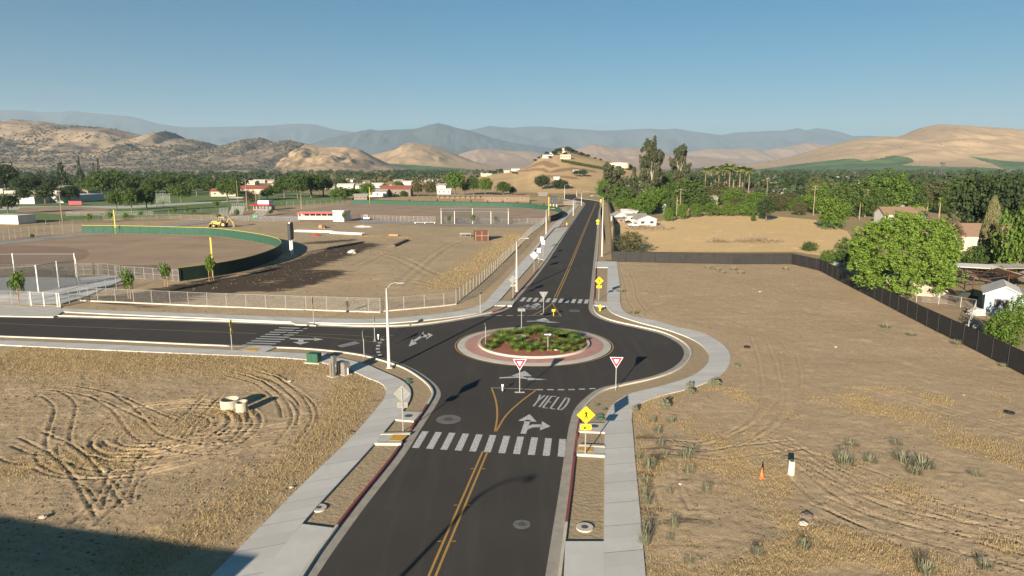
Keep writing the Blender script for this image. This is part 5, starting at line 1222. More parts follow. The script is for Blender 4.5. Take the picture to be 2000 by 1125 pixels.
row('bright', [('brightbush', 666, 390, 363, 52), ('bright', 691, 388, 366, 36), (718, 388, 354, 34), ('round', 665, 368, 347, 34), (752, 376, 358, 22), (778, 370, 353, 24), ('olive', 816, 384, 356, 24), ('bush', 788, 384, 371, 16)], 'the trees behind the far green outfield screen', 'trees behind the far ball field')
row('bright', [(889, 382, 334, 44), ('round', 925, 381, 345, 32), ('bright', 948, 382, 346, 32), ('round', 983, 383, 354, 34), ('dark', 1001, 382, 364, 18), ('olive', 841, 388, 352, 26), ('dark', 908, 380, 356, 14)], 'the rounded trees below the knoll', 'rounded trees below the knoll')
row('dark', [(1059, 374, 341, 36), (1095, 374, 350, 42), (1103, 352, 333, 14), (1140, 352, 334, 26), (1146, 366, 347, 24)], 'the dark trees at the foot of the knoll', 'trees at the foot of the knoll')
# staked saplings in the ball field
def sapling(px, yb, yt, w_, label=None, group='young staked trees', stakes=True):
    e = tree('sapling', px, yb, yt, w_, label, group, z=.1); h = AT(px, yt, G(px, yb)[1])[2]
    if stakes:
        for s_ in (-.35, .35): MB().tube([(s_, 0, 0), (s_, 0, h*.52)], .045, 5).build('stake', M['stake'], e)
    return e
sapling(38, 592, 530, 34, 'young staked tree inside the fence at the far left'); sapling(253, 584, 526, 27, 'young staked tree where the concrete path meets the roadside fence')
sapling(325, 561, 514, 24, 'young staked tree by the end of the chain link fence, left of the dark screen'); sapling(413, 550, 496, 25, 'young staked tree in front of the dark green outfield fence')
row_ = [sapling(*a, None, 'small saplings by the far batting frame', False) for a in ((672, 434.5, 413, 10), (877, 438, 420, 9), (924, 438, 419, 10), (968, 438, 421, 9))]; order_labels(row_, 'the small saplings along the far batting frame')
row_ = [sapling(*a, None, 'small saplings along the lawn path', False) for a in ((175, 436, 417, 13), (215, 432, 414, 14), (246, 430, 415, 12), (276, 428, 413, 12), (342, 420, 405, 10), (365, 419, 403, 11), (379, 419, 409, 10), (423, 409, 391, 17), (428, 432, 417, 11), (463, 426, 408, 13), (528, 421, 409, 14), (64, 470, 456, 10))]; order_labels(row_, 'the small saplings along the lawn path')
row_ = [sapling(*a, None, 'tiny saplings beyond the far outfield fence', False) for a in ((854, 396, 388, 5), (887, 397, 389, 5), (920, 398, 390, 5), (952, 399, 391, 5), (982, 399, 391, 5), (1010, 402, 393, 5), (1036, 403, 394, 7), (1062, 404, 396, 6), (800, 396, 389, 5))]; order_labels(row_, 'the tiny saplings beyond the far outfield screen')
# island planting
rg_ = random.Random(5); os_ = []
spots = [(965,672,1.5),(978,664,1.6),(990,668,1.4),(1003,672,1.5),(985,655,1.5),(1000,655,1.4),(1014,650,1.2),(1040,652,1.7),(1052,650,1.8),(1064,654,1.5),(1030,655,1.3),(1020,679,1.3),(1033,684,1.2),(1046,680,1.2),(1058,683,1.0),(1010,682,1.2),(1083,655,1.2),(1096,660,1.4),(1106,656,1.5),(1116,662,1.3),(1100,672,1.2),(1112,674,1.2),(1084,675,1.3),(1076,682,.9),(1098,684,1.1),(1126,668,1.0),(1065,668,1.0),(958,678,1.1),(1122,655,1.1),(1074,648,1.2),(1016,666,.9),(1052,668,.7),(972,657,1.2),(1134,676,.8),(1118,682,.8),(1138,662,.9),(1090,649,1.),(1029,671,.8)]
for i, (px, py, s_) in enumerate(spots):
    p = G(px, py, .5); r2 = ((p[0]-CX)**2+(p[1]-CY)**2)/36; 
    o = plant('grass', (p[0], p[1], .22+.33*(1-min(1, r2))), s_*.5, s_*1.4, None, 'ornamental grasses on the island', i % 3, seed=i); os_.append(o)
front = [o for o in os_ if o.location.y < CY-1.5]; back = [o for o in os_ if o.location.y >= CY-1.5]
order_labels(front, 'the front row of tufted grasses on the planted island'); order_labels(back, 'the back rows of tufted grasses on the planted island')
disc('manhole', 1015, 658, .5, .75, .3, M['kerb'], M['iron'], .12, 'round concrete lid among the island grasses, back left', GM); disc('manhole', 1089, 681.5, .4, .6, .25, M['kerb'], M['iron'], .1, 'round concrete lid at the front right of the island bed', GM)
rock('boulder', 1034, 664, .5, M['grey_box'], 'grey boulder among the grasses in the middle of the island', 'rock', .8, 31)
# roadside weeds on the right
os_ = [tree('tumble', *a, None, 'round grey green weeds along the curved pavement', z=.05) for a in ((1347, 772, 756, 24), (1347, 758, 744, 16), (1395, 756, 738, 28), (1437, 720, 709, 17), (1297, 798, 777, 26), (1240, 804, 790, 15))]; order_labels(os_, 'the round grey green weeds along the curved pavement')
wd_ = [(1259,1062,1020,24),(1262,1040,1005,22),(1258,965,940,18),(1262,985,958,20),(1268,915,880,26),(1247,895,880,14),(1262,943,925,20),(1340,895,865,30),(1352,885,862,22),(1345,925,900,22),(1285,845,825,18),(1310,825,805,18),(1275,825,805,14),(1308,965,945,14),(1315,1030,1000,20),(1308,1055,1038,16),(1345,1100,1080,20),(1300,890,870,16),(1380,960,935,20),(1290,870,850,18)]
os_ = [plant('weed', G3(px, yb, .05), max(.3, HT(px, yb, yt)*.55), WM(w_, yb)*1.15, None, 'spiky grey weeds beside the right pavement', 0) for px, yb, yt, w_ in wd_]
order_labels(os_, 'the spiky grey weeds beside the straight right pavement', key=lambda o: o.location.y)
for i, o in enumerate(sorted(os_, key=lambda o: o.location.y)): o['label'] = ('nearest' if i == 0 else 'farthest' if i == len(os_)-1 else ORD[i]+' nearest')+' of the spiky grey weeds beside the straight right pavement'
os_ = [plant('weed', G3(px, yb, .08), max(.3, HT(px, yb, yt)*.6), WM(w_, yb)*1.1, None, 'weed clumps in the open right lot', 0) for px, yb, yt, w_ in ((1650, 905, 872, 40), (1700, 902, 885, 26), (1663, 870, 858, 26), (1765, 900, 876, 40), (1800, 912, 888, 46), (1785, 925, 905, 30), (1905, 930, 915, 24), (1750, 868, 856, 22), (1730, 640, 628, 20), (1780, 655, 646, 20), (1870, 672, 660, 22), (1960, 716, 706, 16), (1570, 1070, 1045, 30), (1480, 1085, 1062, 26), (1810, 1120, 1085, 36), (1925, 1110, 1085, 30))]; order_labels(os_, 'the weed clumps scattered over the open right lot')
os_ = [plant('weed', G3(px, yb, .08), .5, 1.6, None, 'low green tufts below the black fence', 0) for px, yb in ((1384, 524), (1402, 528), (1412, 533), (1433, 527), (1447, 534), (1535, 526), (1212, 570), (1238, 612))]; order_labels(os_, 'the low green tufts below the back stretch of black fence')
# dry brush piles in the golden field
def brush(px, py, rx, ry, hh, n, label):
    rg = random.Random(px); b = MB(); c = G(px, py)
    for i in range(n):
        a = rg.uniform(0, 6.28); q = rg.random()**.6; x, y = rx*q*math.cos(a), ry*q*math.sin(a); d = rg.uniform(0, 6.28); L = rg.uniform(.5, 1.6); z = rg.uniform(0, hh*(1.1-q))
        b.tube([(x, y, z), (x+L*math.cos(d), y+L*math.sin(d), z+rg.uniform(0, .5)*hh)], [.05, .02], 3, cap=False)
    o = b.build('brush_pile', M['twig']); o.location = (c[0], c[1], 0); tag(o, label, 'brush pile', 'dead brush heaps in the golden field')
brush(1270, 447, 9, 6, 1.6, 420, 'wide heap of grey dead branches in front of the white house'); brush(1400, 473, 3.5, 2.5, 1.4, 150, 'small heap of dead twigs in the middle of the golden field')
brush(1478, 473, 7, 4, 1.7, 330, 'largest spiky heap of dead branches right of centre in the golden field'); brush(1519, 514, 3, 1.2, 1., 160, 'heap of dry tumbleweed caught at the top of the black fence bend')

# ---- ground cover nobody could count
def blades(name, pts, h0, h1, m, seed, label, wd=.02, lean=.6):
    rg = np.random.default_rng(seed); n = len(pts); a = rg.uniform(0, 6.28, n); L = rg.uniform(h0, h1, n); le = L*lean*rg.random(n)*1.6; b0 = pts; tp = b0+np.c_[le*np.cos(a), le*np.sin(a), L]; a2 = rg.uniform(0, 6.28, n); sd_ = np.c_[np.cos(a2), np.sin(a2), 0*a]*wd
    v = np.stack([b0-sd_, b0+sd_, tp], 1).reshape(-1, 3); o = fast(name, v, np.arange(n*3).reshape(-1, 3), M[m], attrs={'tint': np.repeat(rg.random(n), 3)}); return tag(o, label, None, None, 'stuff')
def scatter(x0, x1, y0, y1, n, hf, mask, seed, key='straw', thr=.3):
    rg = np.random.default_rng(seed); x = rg.uniform(x0, x1, n); y = rg.uniform(y0, y1, n); X, Y = x[None], y[None]
    Z, A = hf(X, Y); k = mask(X, Y)[0] & (rg.random(n) < np.clip((A[key][0]-thr+.35*(fbm(x*1.3, y*1.3, seed, 3)-.5))*2.2, 0, 1))
    return np.c_[x, y, Z[0]-.01][k]
pts = scatter(-55, -5, 24, 76, 260000, sw_h, lambda X, Y: inpoly(X, Y, swp), 71); blades('dry_grass', pts, .06, .2, 'straw', 1, 'dry straw grass covering the left lot', .018)
pts = scatter(6, 45, 25, 60, 240000, e_h, lambda X, Y: inpoly(X, Y, ep), 72, thr=.32); blades('dry_grass', pts, .05, .18, 'straw', 2, 'dry straw grass low in the right lot', .016)
pts = scatter(6, 40, 26, 62, 90000, e_h, lambda X, Y: inpoly(X, Y, ep), 73, key='green', thr=.25); blades('low_weeds', pts, .05, .2, 'leaf_weed', 3, 'low grey green weeds in the right lot', .02)
pts = scatter(-60, 30, 85, 250, 200000, n_h, lambda X, Y: inpoly(X, Y, npoly), 74, thr=.5); blades('dry_grass', pts, .1, .28, 'straw', 4, 'dry straw on the slope beside the chain link fence', .04)
def clods(name, x0, x1, y0, y1, n, hf, mask, seed, s0, s1, m, label, dens=None):
    rg = np.random.default_rng(seed); x = rg.uniform(x0, x1, n); y = rg.uniform(y0, y1, n); X, Y = x[None], y[None]; Z, A = hf(X, Y)
    k = mask(X, Y)[0] & (rg.random(n) < np.clip((fbm(x*.35, y*.35, seed, 4)-.36)*3.2, .03, 1)*(1 if dens is None else dens(x, y))); x, y, z = x[k], y[k], Z[0][k]; n = len(x); s = s0+(s1-s0)*rg.random(n)**3
    o8 = np.array([(1, 0, 0), (.3, .95, 0), (-.8, .5, .0), (-.7, -.7, 0), (.4, -.9, 0), (.5, .1, .6), (-.1, .45, .65), (-.3, -.4, .6)]); tr = np.array([(0, 1, 5), (1, 6, 5), (1, 2, 6), (2, 7, 6), (2, 3, 7), (3, 4, 7), (4, 0, 5), (4, 5, 7), (5, 6, 7)])
    a = rg.uniform(0, 6.28, n); c_, s_ = np.cos(a)[:, None], np.sin(a)[:, None]; P = o8[None]*(1+.3*rg.standard_normal((n, 8, 1)))*s[:, None, None]*np.array([1.2, .8, .6]); P = np.stack([P[..., 0]*c_-P[..., 1]*s_, P[..., 0]*s_+P[..., 1]*c_, P[..., 2]], -1)+np.c_[x, y, z-s*.1][:, None, :]
    return tag(fast(name, P.reshape(-1, 3), (tr[None]+(np.arange(n)*8)[:, None, None]).reshape(-1, 3), m), label, None, None, 'stuff')
M['clod'] = pm('soil_clods', (.2, .155, .105), (.14, .11, .075), .8, .95, world=True, spec=.1)
clods('soil_clods', -48, -5, 28, 76, 30000, sw_h, lambda X, Y: inpoly(X, Y, swp), 81, .03, .13, M['clod'], 'loose soil clods over the left lot')
clods('soil_clods', 4, 50, 28, 66, 26000, e_h, lambda X, Y: inpoly(X, Y, ep), 82, .03, .12, M['clod'], 'loose soil clods over the near right lot', lambda x, y: np.clip((66-y)/25, 0, 1))
clods('soil_clods', 12, 62, 60, 142, 5000, e_h, lambda X, Y: inpoly(X, Y, ep), 83, .04, .14, M['clod'], 'loose soil clods over the far right lot')
clods('soil_clods', -60, 20, 90, 200, 12000, n_h, lambda X, Y: inpoly(X, Y, npoly), 84, .06, .22, M['clod'], 'loose soil clods over the ball field dirt')
# far woods of the valley that read as one mass
def woods(name, zones, m, seed, label):
    rg = np.random.default_rng(seed); cl = []
    for (x0, x1, y0, y1, n, h) in zones:            # px range, distance range
        for i in range(n):
            Y_ = math.exp(rg.uniform(math.log(y0), math.log(y1))); px = rg.uniform(x0, x1); X_ = (px-1000)/FL*Y_; hh = h*rg.uniform(.6, 1.25)
            cl.append((X_, Y_, hh*.5, hh*.55))
            cl.append((X_+hh*.5*rg.standard_normal(), Y_+hh*.4, hh*.45, hh*.45))
    rgb_ = np.array(cl); per = 26; idx = np.repeat(np.arange(len(rgb_)), per); n = len(idx); d = rg.standard_normal((n, 3)); d /= np.linalg.norm(d, axis=1)[:, None]
    c = rgb_[idx, :3]+d*rgb_[idx, 3:4]*np.array([1.05, 1.05, .9]); nr = d+.4*rg.standard_normal((n, 3)); nr /= np.linalg.norm(nr, axis=1)[:, None]
    v = quads_at(rg, c, nr, rgb_[idx, 3]*.28); o = fast(name, v, np.arange(n*4).reshape(-1, 4), M[m], attrs={'tint': np.repeat(rg.random(len(rgb_))[idx]*.7+rg.random(n)*.3, 4)}); return tag(o, label, None, None, 'stuff')
woods('woodland', [(-150, 480, 750, 2600, 620, 9), (480, 900, 900, 2600, 380, 9), (0, 480, 560, 760, 120, 8), (850, 1010, 1500, 3000, 80, 8)], 'leaf_dark', 3, 'far dark woods of the valley on the left')
woods('woodland', [(1180, 1560, 620, 2600, 420, 9), (1520, 2150, 560, 3000, 560, 10), (1480, 1650, 420, 560, 36, 7), (1750, 2150, 330, 560, 60, 9)], 'leaf_dark', 4, 'far woods and gardens of the valley on the right')
woods('woodland', [(1480, 2100, 500, 1800, 200, 8), (560, 900, 700, 1500, 70, 8), (1180, 1300, 480, 900, 40, 8)], 'leaf_olive', 5, 'olive green trees mixed in the far woods')
# ================================================================ BUILDINGS
def house(px, yb, wd, dp, h, rz, wall, roof, label, name='house', pitch=.3, wins=3, cat='house', group=None, Y=None, z=0, loc=None, door=True, gable_front=False, flat=False, eave=.5, rwin=0, sill=False):
    p = loc or G3(px, yb, z); e = empty(name, p, rz, label, cat, group)
    MB().box(0, 0, h/2, wd, dp, h).build('wall', M[wall], e)
    if not flat:
        g = MB()
        if gable_front: hp = wd*pitch*.5; g.plate([(-wd/2, h), (wd/2, h), (0, h+hp)], -dp/2, dp/2)
        else:
            hp = dp*pitch*.5; n = len(g.v); g.v += [(-wd/2, -dp/2, h), (-wd/2, dp/2, h), (-wd/2, 0, h+hp), (wd/2, -dp/2, h), (wd/2, dp/2, h), (wd/2, 0, h+hp)]; g.f += [[n, n+2, n+1], [n+3, n+4, n+5], [n, n+3, n+5, n+2], [n+1, n+2, n+5, n+4]]
        g.build('gable', M[wall], e)
        r = MB(); t_ = .14
        if gable_front:
            a = math.atan2(hp, wd/2)
            for s_ in (-1, 1): L = math.hypot(wd/2, hp)+eave; r.box(s_*(L/2*math.cos(a)), 0, h+hp+.09-L/2*math.sin(a), L, dp+2*eave, t_, ry=s_*a)
        else:
            a = math.atan2(hp, dp/2)
            for s_ in (-1, 1): L = math.hypot(dp/2, hp)+eave; r.box(0, s_*(L/2*math.cos(a)), h+hp+.09-L/2*math.sin(a), wd+2*eave, L, t_, rx=-s_*a)
        rf = r.build('roof', M[roof], e)
    else:
        rf = MB().box(0, 0, h+.1, wd+.4, dp+.4, .2).build('roof', M[roof], e)
    for i in range(wins):
        x = -wd/2+wd*(i+.5)/wins
        f = MB().box(x, -dp/2-.02, h*.55, min(1.5, wd/wins*.5), .06, h*.38).build('window', M['wwall'], e); MB().box(x, -dp/2-.055, h*.55, min(1.3, wd/wins*.44), .03, h*.32).build('pane', M['glass'], f)
    if door: MB().box(wd*.5-wd/max(wins, 1)*.08-.9, -dp/2-.025, 1.02, .95, .05, 2.04).build('door', M['brown_box'], e)
    return e, rf
# white house and yard behind the black fence
e, rf = house(1258, 440.5, 6.3, 7, 2.5, R(6), 'wwall', 'roof_grey', 'white gabled house with two windows left of the golden field', wins=2, gable_front=True, pitch=.36, door=False, eave=.45)
house(1240, 432, 7, 6, 2.2, R(4), 'wwall', 'roof_grey', 'grey roofed shed directly behind the white gabled house', name='shed', wins=2, pitch=.2, cat='shed')
house(1208, 432, 4.6, 5, 2.3, R(8), 'wwall', 'roof_grey', 'derelict pale shed beside the far black fence', name='shed', wins=2, pitch=.5, gable_front=True, cat='shed')
house(1228, 424, 6, 5, 2.4, R(-5), 'wwall', 'roof_white', 'pale low building behind the derelict shed', name='shed', wins=2, pitch=.3, cat='shed')
house(1312, 418, 6, 5, 3, R(-25), 'wwall', 'roof_white', 'white roofed shed glimpsed at the left end of the hedge bushes', name='shed', wins=1, pitch=.4, cat='shed')
house(1355, 402, 22, 8, 4, 0, 'cream', 'roof_grey', 'long low grey roof showing between the hedge bushes', name='house', wins=5, pitch=.3)
house(1212, 436, 3, 2.4, 1.8, 0, 'wood', 'wood', 'small brown wooden crate shed beside the black fence', name='shed', wins=1, pitch=.2, cat='shed', door=False)
def pickup(px, yb, rz, label):
    e = empty('pickup_truck', G3(px, yb, .02), rz, label, 'pickup truck')
    MB().box(-1.6, 0, .85, 2.2, 1.85, .55).box(1.75, 0, .88, 1.5, 1.85, .5).box(.1, 0, .75, 1.9, 1.85, .5).plate([(-.55, 1), (1.15, 1), (.75, 1.75), (-.35, 1.75)], -.85, .85).build('body', M['carpaint'], e)
    MB().plate([(-.45, 1.12), (.98, 1.12), (.68, 1.66), (-.3, 1.66)], -.87, -.855).build('side_window', M['glass'], e); MB().plate([(-.45, 1.12), (.98, 1.12), (.68, 1.66), (-.3, 1.66)], .855, .87).build('side_window', M['glass'], e)
    for x in (-1.7, 1.65):
        for y in (-.85, .85): w_ = MB().tube([(x, y-.1, .38), (x, y+.1, .38)], .38, 14).build('wheel', M['rubber'], e); MB().tube([(x, y-.12, .38), (x, y+.12, .38)], .2, 10).build('rim', M['signback'], w_)
    MB().box(2.53, 0, .62, .1, 1.8, .2).box(-2.72, 0, .62, .1, 1.8, .2).build('bumper', M['signback'], e)
pickup(1241, 443.5, R(184), 'white pickup truck parked in front of the white gabled house')
# brown roofed houses right
e, rf = house(1757, 437, 14, 9, 3.6, R(-6), 'wwall', 'roof_brown', 'brown roofed white house peeking above the huge bright tree', pitch=.5, wins=3); MB().box(.6, 1, 5.9, 1.3, 1.3, 1.3).build('cooler', M['signback'], rf)
house(1893, 487, 17, 9, 3.8, R(-8), 'cream', 'roof_brown', 'brown roofed house with white wall between the grey tree and the cypress', pitch=.55, wins=3)
e, rf = house(1955, 606, 4.4, 6.5, 2.7, R(-32), 'blue_wall', 'roof_white', 'small pale blue gabled building with shuttered windows at the right edge', wins=0, gable_front=True, pitch=.5, door=False, eave=.35)
for s_ in (-.75, .25):
    f = MB().box(s_, -3.28, 1.5, .7, .05, 1.25).build('window', M['brown_box'], e); MB().box(s_+.05, -3.32, 1.5, .3, .03, 1.1).build('pane', M['glass'], f)
MB().box(5.2, .4, 1.4, 6, 5.5, 2.7).build('wing', M['wwall'], e); MB().box(5.2, .4, 2.85, 6.6, 6.1, .14, ry=.02).build('roof', M['roof_grey'], e)
# collapsed shed: posts, sagging roof sheets, rafters
c = G(1940, 572); e = empty('collapsed_shed', (c[0], c[1], 0), R(-12), 'collapsed shed with rusty rafters and sagging grey roof sheets', 'shed')
rg = random.Random(3)
for x, y in ((-7, -2), (-4, -2.4), (-7, 3), (-3, 3), (1, -2), (5, -2.4), (6, 3)): MB().tube([(x, y, 0), (x+rg.uniform(-.2, .2), y, 3.3)], .09, 5).build('post', M['wood_red'], e)
b = MB()
for i in range(16): x = -7.5+i*.95; b.tube([(x, -2.6, 3.2+rg.uniform(-.5, .3)), (x+rg.uniform(-1.2, 1.2), 3.4, 3.6+rg.uniform(-.9, .5))], .08, 4)
for i in range(10): b.tube([(rg.uniform(-7, 2), rg.uniform(-2, 3), rg.uniform(2, 3.4)), (rg.uniform(-7, 3), rg.uniform(-2, 3), rg.uniform(1.6, 3.6))], .06, 4)
b.build('rafters', M['wood_red'], e)
for (x, y, z, sx, sy, ry_, rx_, m_) in ((-1.5, 3, 3.9, 7, 3, .03, .1, 'roof_white'), (4.5, 3.4, 4., 7, 3, -.05, .12, 'roof_grey'), (1.5, .3, 3.2, 4, 3.4, .3, -.3, 'wood'), (5.5, -.2, 3.3, 4.5, 3.5, -.2, .15, 'roof_grey'), (-3.5, 1, 2.9, 2.5, 2.2, .25, .3, 'wood')): MB().box(x, y, z, sx, sy, .1, rx=rx_, ry=ry_).build('roof_sheet', M[m_], e)
# old car under the shed
c = G(1876, 588); e = empty('old_car', (c[0], c[1], 0), R(8), 'dark old car with raised hood under the collapsed shed', 'car')
MB().plate([(-2.1, .4), (2.1, .4), (2.15, .85), (1.2, 1), (.6, 1.45), (-.7, 1.45), (-1.3, 1.0), (-2.1, .95)], -.85, .85).build('body', M['darkcar'], e); MB().box(-1.7, 0, 1.55, 1.3, 1.5, .06, ry=.7).build('hood', M['darkcar'], e)
MB().plate([(-.6, 1.02), (.95, 1.02), (.55, 1.38), (-.5, 1.38)], -.87, -.855).build('side_window', M['glass'], e)
for x in (-1.35, 1.35):
    for y in (-.8, .8): MB().tube([(x, y-.1, .33), (x, y+.1, .33)], .33, 12).build('wheel', M['rubber'], e)
# corrugated metal wall
a, b_ = np.array(G(1728, 572)), np.array(G(1850, 582)); L = np.hypot(*(b_-a)); e = empty('corrugated_wall', (*a, 0), math.atan2(*(b_-a)[::-1]), 'pale corrugated metal wall below the huge bright tree', 'wall')
v = []; q = []; n = 160
for i in range(n): x = L*i/(n-1); y = .05*math.sin(i*1.57); v += [(x, y, 0), (x, y, 2.6)]
for i in range(n-1): q.append((2*i, 2*i+2, 2*i+3, 2*i+1))
fast('metal_sheet', v, q, M['tan_metal'], e); MB().box(L*.58, -.1, 1.2, .75, .06, 2.4).build('door', M['cream'], e)
fence('chain_link_fence', W([(1755, 583), (1800, 592), (1850, 596), (1905, 606), (1895, 635), (1890, 650)]), 1.4, 3, 'thin wire yard fence behind the black screen near the blue building')
rock('rubble_heap', 1905, 614, 1.1, M['slab'], 'pale heap of cloth and rubble beside the blue building', 'debris', .8, 41); rock('rubble_heap', 1898, 640, .8, M['grey_box'], 'blue grey junk heap just behind the black fence', 'debris', .8, 42)
rock('rubble_heap', 1632, 516, .8, M['blue_wall'], 'small blue and white junk heap behind the black fence left of the huge tree', 'debris', .8, 43)
# ball field buildings
e, rf = house(668, 433, 4.6, 4.4, 4., R(-18), 'wwall', 'roof_white', 'tall plain white block building at the end of the red roofed dugout', wins=0, flat=True, door=False, name='dugout_store', cat='building')
c = G(617, 430); e = empty('dugout', (c[0], c[1], .1), R(-1), 'long low dugout with red metal roof left of the white block building', 'dugout'); L = WM(68, 430)
MB().box(0, 0, .65, L, .25, 1.3).build('front_wall', M['slab'], e); MB().box(0, 3, 1.3, L, .25, 2.6).build('back_wall', M['cream'], e); MB().box(0, 1.5, 2.75, L+.6, 4.2, .16, rx=.06).build('roof', M['cream'], e); MB().box(0, -.65, 2.6, L+.6, .1, .5).build('fascia', M['red_metal'], e)
for i in range(7): MB().box(-L/2+L*i/6, 0, 1.7, .2, .2, 2.).build('post', M['wwall'], e)
c = G(516, 411); e = empty('announcer_booth', (c[0], c[1], .1), R(-8), 'white two storey announcer booth with red lower roof beside the metal bleachers', 'building'); 
MB().box(0, 0, 1.1, 8.6, 4, 2.2).build('lower_wall', M['grey_box'], e); MB().box(.8, 0, 3.6, 5.4, 4, 1.9).build('upper_wall', M['wwall'], e); MB().box(-.4, -2.4, 2.7, 9.8, 2.6, .3, rx=.2).build('awning', M['red_metal'], e)
for i in range(5): MB().box(-3.4+i*1.6, -2.02, 1.3, .8, .06, 1.5).build('opening', M['glass'], e)
def bleacher(px, yb, wpx, rows, rz, label):
    wd = WM(wpx, yb); c = G(px, yb); e = empty('bleachers', (c[0], c[1], .2), rz, label, 'bleachers')
    for i in range(rows): MB().box(0, i*.75, .4+i*.42, wd, .4, .1).build('bench', M['steel'], e)
    b = MB()
    for x in np.linspace(-wd/2, wd/2, 7): b.tube([(x, -.2, 0), (x, rows*.75, rows*.42+.3)], .09, 4).tube([(x, rows*.75, 0), (x, rows*.75, rows*.42+1.2)], .09, 4).tube([(x, rows*.37, 0), (x, rows*.37, rows*.21)], .05, 4)
    for z in (.5, 1.1): b.tube([(-wd/2, rows*.75, rows*.42+z), (wd/2, rows*.75, rows*.42+z)], .04, 4)
    b.build('frame', M['steel'], e); return e
e = bleacher(461, 421, 26, 8, R(8), 'silver metal bleachers under a small pale shade roof'); MB().box(0, 4, 7., WM(26, 421), 4, .15).build('shade_roof', M['roof_white'], e); 
bleacher(505, 423, 28, 6, R(-20), 'metal bleachers in front of the white announcer booth'); bleacher(437, 424, 16, 5, R(20), 'smaller metal bleachers left of the shaded ones')
o = rock('green_tarp', 500, 425, 1.2, M['lime'], 'bright green tarp heap beside the bleachers', 'tarp', .7, 51)
e = empty('bench', G3(830, 437, .2), 0, 'long low pale bench slab at the left end of the batting frame', 'bench'); MB().box(0, 0, .55, 7.5, .9, .1).build('seat', M['pole'], e)
for x in (-3.4, 0, 3.4): MB().box(x, 0, .25, .25, .7, .5).build('leg', M['pole'], e)
e = empty('utility_cart', G3(716, 430, .2), .1, 'small white utility cart beside the white block building', 'cart'); MB().box(0, 0, .8, 2.3, 1.3, .6).plate([(-.9, 1.1), (.5, 1.1), (.4, 2), (-.8, 2)], -.6, .6).build('body', M['carpaint'], e); MB().plate([(-.8, 1.25), (.35, 1.25), (.3, 1.85), (-.75, 1.85)], -.62, -.605).build('window', M['glass'], e)
for x in (-.8, .8):
    for y in (-.6, .6): MB().tube([(x, y-.08, .28), (x, y+.08, .28)], .28, 10).build('wheel', M['rubber'], e)
# yellow tractor loader
def tractor(px, yb, rz, label):
    e = empty('tractor_loader', G3(px, yb, .12), rz, label, 'tractor')
    MB().box(0, 0, 1.25, 3.4, 1., .7).box(-1.3, 0, 1.6, 1.4, .9, .55).build('body', M['machine'], e)
    MB().box(.7, 0, 2.95, 1.7, 1.5, .12).build('canopy', M['machine'], e)
    for x in (0, 1.4):
        for y in (-.65, .65): MB().tube([(x, y, 1.5), (x, y, 2.95)], .05, 5).build('canopy_post', M['machine'], e)
    MB().box(.9, 0, 1.8, .6, .6, .5).build('seat', M['rubber'], e)
    for (x, r_, y) in ((-1.5, .55, -.8), (-1.5, .55, .8), (1.1, .85, -.85), (1.1, .85, .85)): w_ = MB().tube([(x, y-.2, r_), (x, y+.2, r_)], r_, 16).build('wheel', M['rubber'], e); MB().tube([(x, y-.22, r_), (x, y+.22, r_)], r_*.5, 10).build('rim', M['machine'], w_)
    MB().tube([(-.4, -.75, 1.7), (-2., -.75, 1.6), (-2.9, -.75, .7)], .12, 6).tube([(-.4, .75, 1.7), (-2., .75, 1.6), (-2.9, .75, .7)], .12, 6).build('loader_arm', M['machine'], e)
    MB().plate([(-3.6, .1), (-2.9, .1), (-2.7, .5), (-2.8, 1.), (-2.95, 1), (-3., .45)], -1.1, 1.1).build('bucket', M['wood'], e)
    MB().tube([(1.8, 0, 1.2), (2.6, 0, 2.6), (3.6, 0, 1.5), (3.9, 0, .5)], .14, 6).build('backhoe_arm', M['machine'], e); MB().box(3.9, 0, .4, .7, .6, .6).build('backhoe_bucket', M['wood'], e); return e
e = tractor(430, 444, R(6), 'yellow tractor loader with canopy and rear digger behind the near ball field'); e.scale = (1.15, 1.15, 1.15)
# bins, pipes and piles
c = G(940, 470); e = empty('metal_bin', (c[0], c[1], .12), R(10), 'tall brown metal bin casting a long shadow in the dirt field', 'bin')
MB().box(0, -1.4, 1.3, 3.6, .1, 2.6).box(0, 1.4, 1.3, 3.6, .1, 2.6).box(-1.8, 0, 1.3, .1, 2.8, 2.6).box(1.8, 0, 1.3, .1, 2.8, 2.6).box(0, 0, .1, 3.6, 2.8, .1).build('side', M['wood_red'], e)
MB().box(0, -1.5, 1.3, .15, .1, 2.6).box(-1.7, -1.5, 1.3, .15, .1, 2.6).box(1.7, -1.5, 1.3, .15, .1, 2.6).box(0, -1.5, 1.4, 3.6, .08, .12).build('rib', M['stake'], e)
c = G(909, 464); e = empty('storage_crate', (c[0], c[1], .12), R(4), 'low grey open crate left of the brown metal bin', 'crate'); MB().box(0, 0, .2, 3.2, 1.8, .12).build('floor', M['grey_box'], e)
for x in (-1.5, 0, 1.5): MB().box(x, -.8, .6, .15, .1, 1.1).build('post', M['wood'], e)
MB().box(0, -.85, 1.05, 3.2, .08, .3).box(0, .85, .9, 3.2, .08, .5).build('side', M['signback'], e)
def pipes(p0, p1, n, r, m_, label, name='pipe_stack', cat='pipes'):
    a, b_ = np.array(G(*p0)), np.array(G(*p1)); L = np.hypot(*(b_-a)); e = empty(name, (*a, .15), math.atan2(*(b_-a)[::-1]), label, cat)
    for i in range(n): MB().tube([(0, i*r*2.05, r), (L, i*r*2.05, r)], r, 8).build('pipe', M[m_], e)
pipes((576, 454), (648, 456), 3, .3, 'pipe_white', 'left stack of long white pipes on the dirt field'); pipes((645, 457.5), (707, 460.5), 3, .3, 'pipe_white', 'right stack of long white pipes on the dirt field')
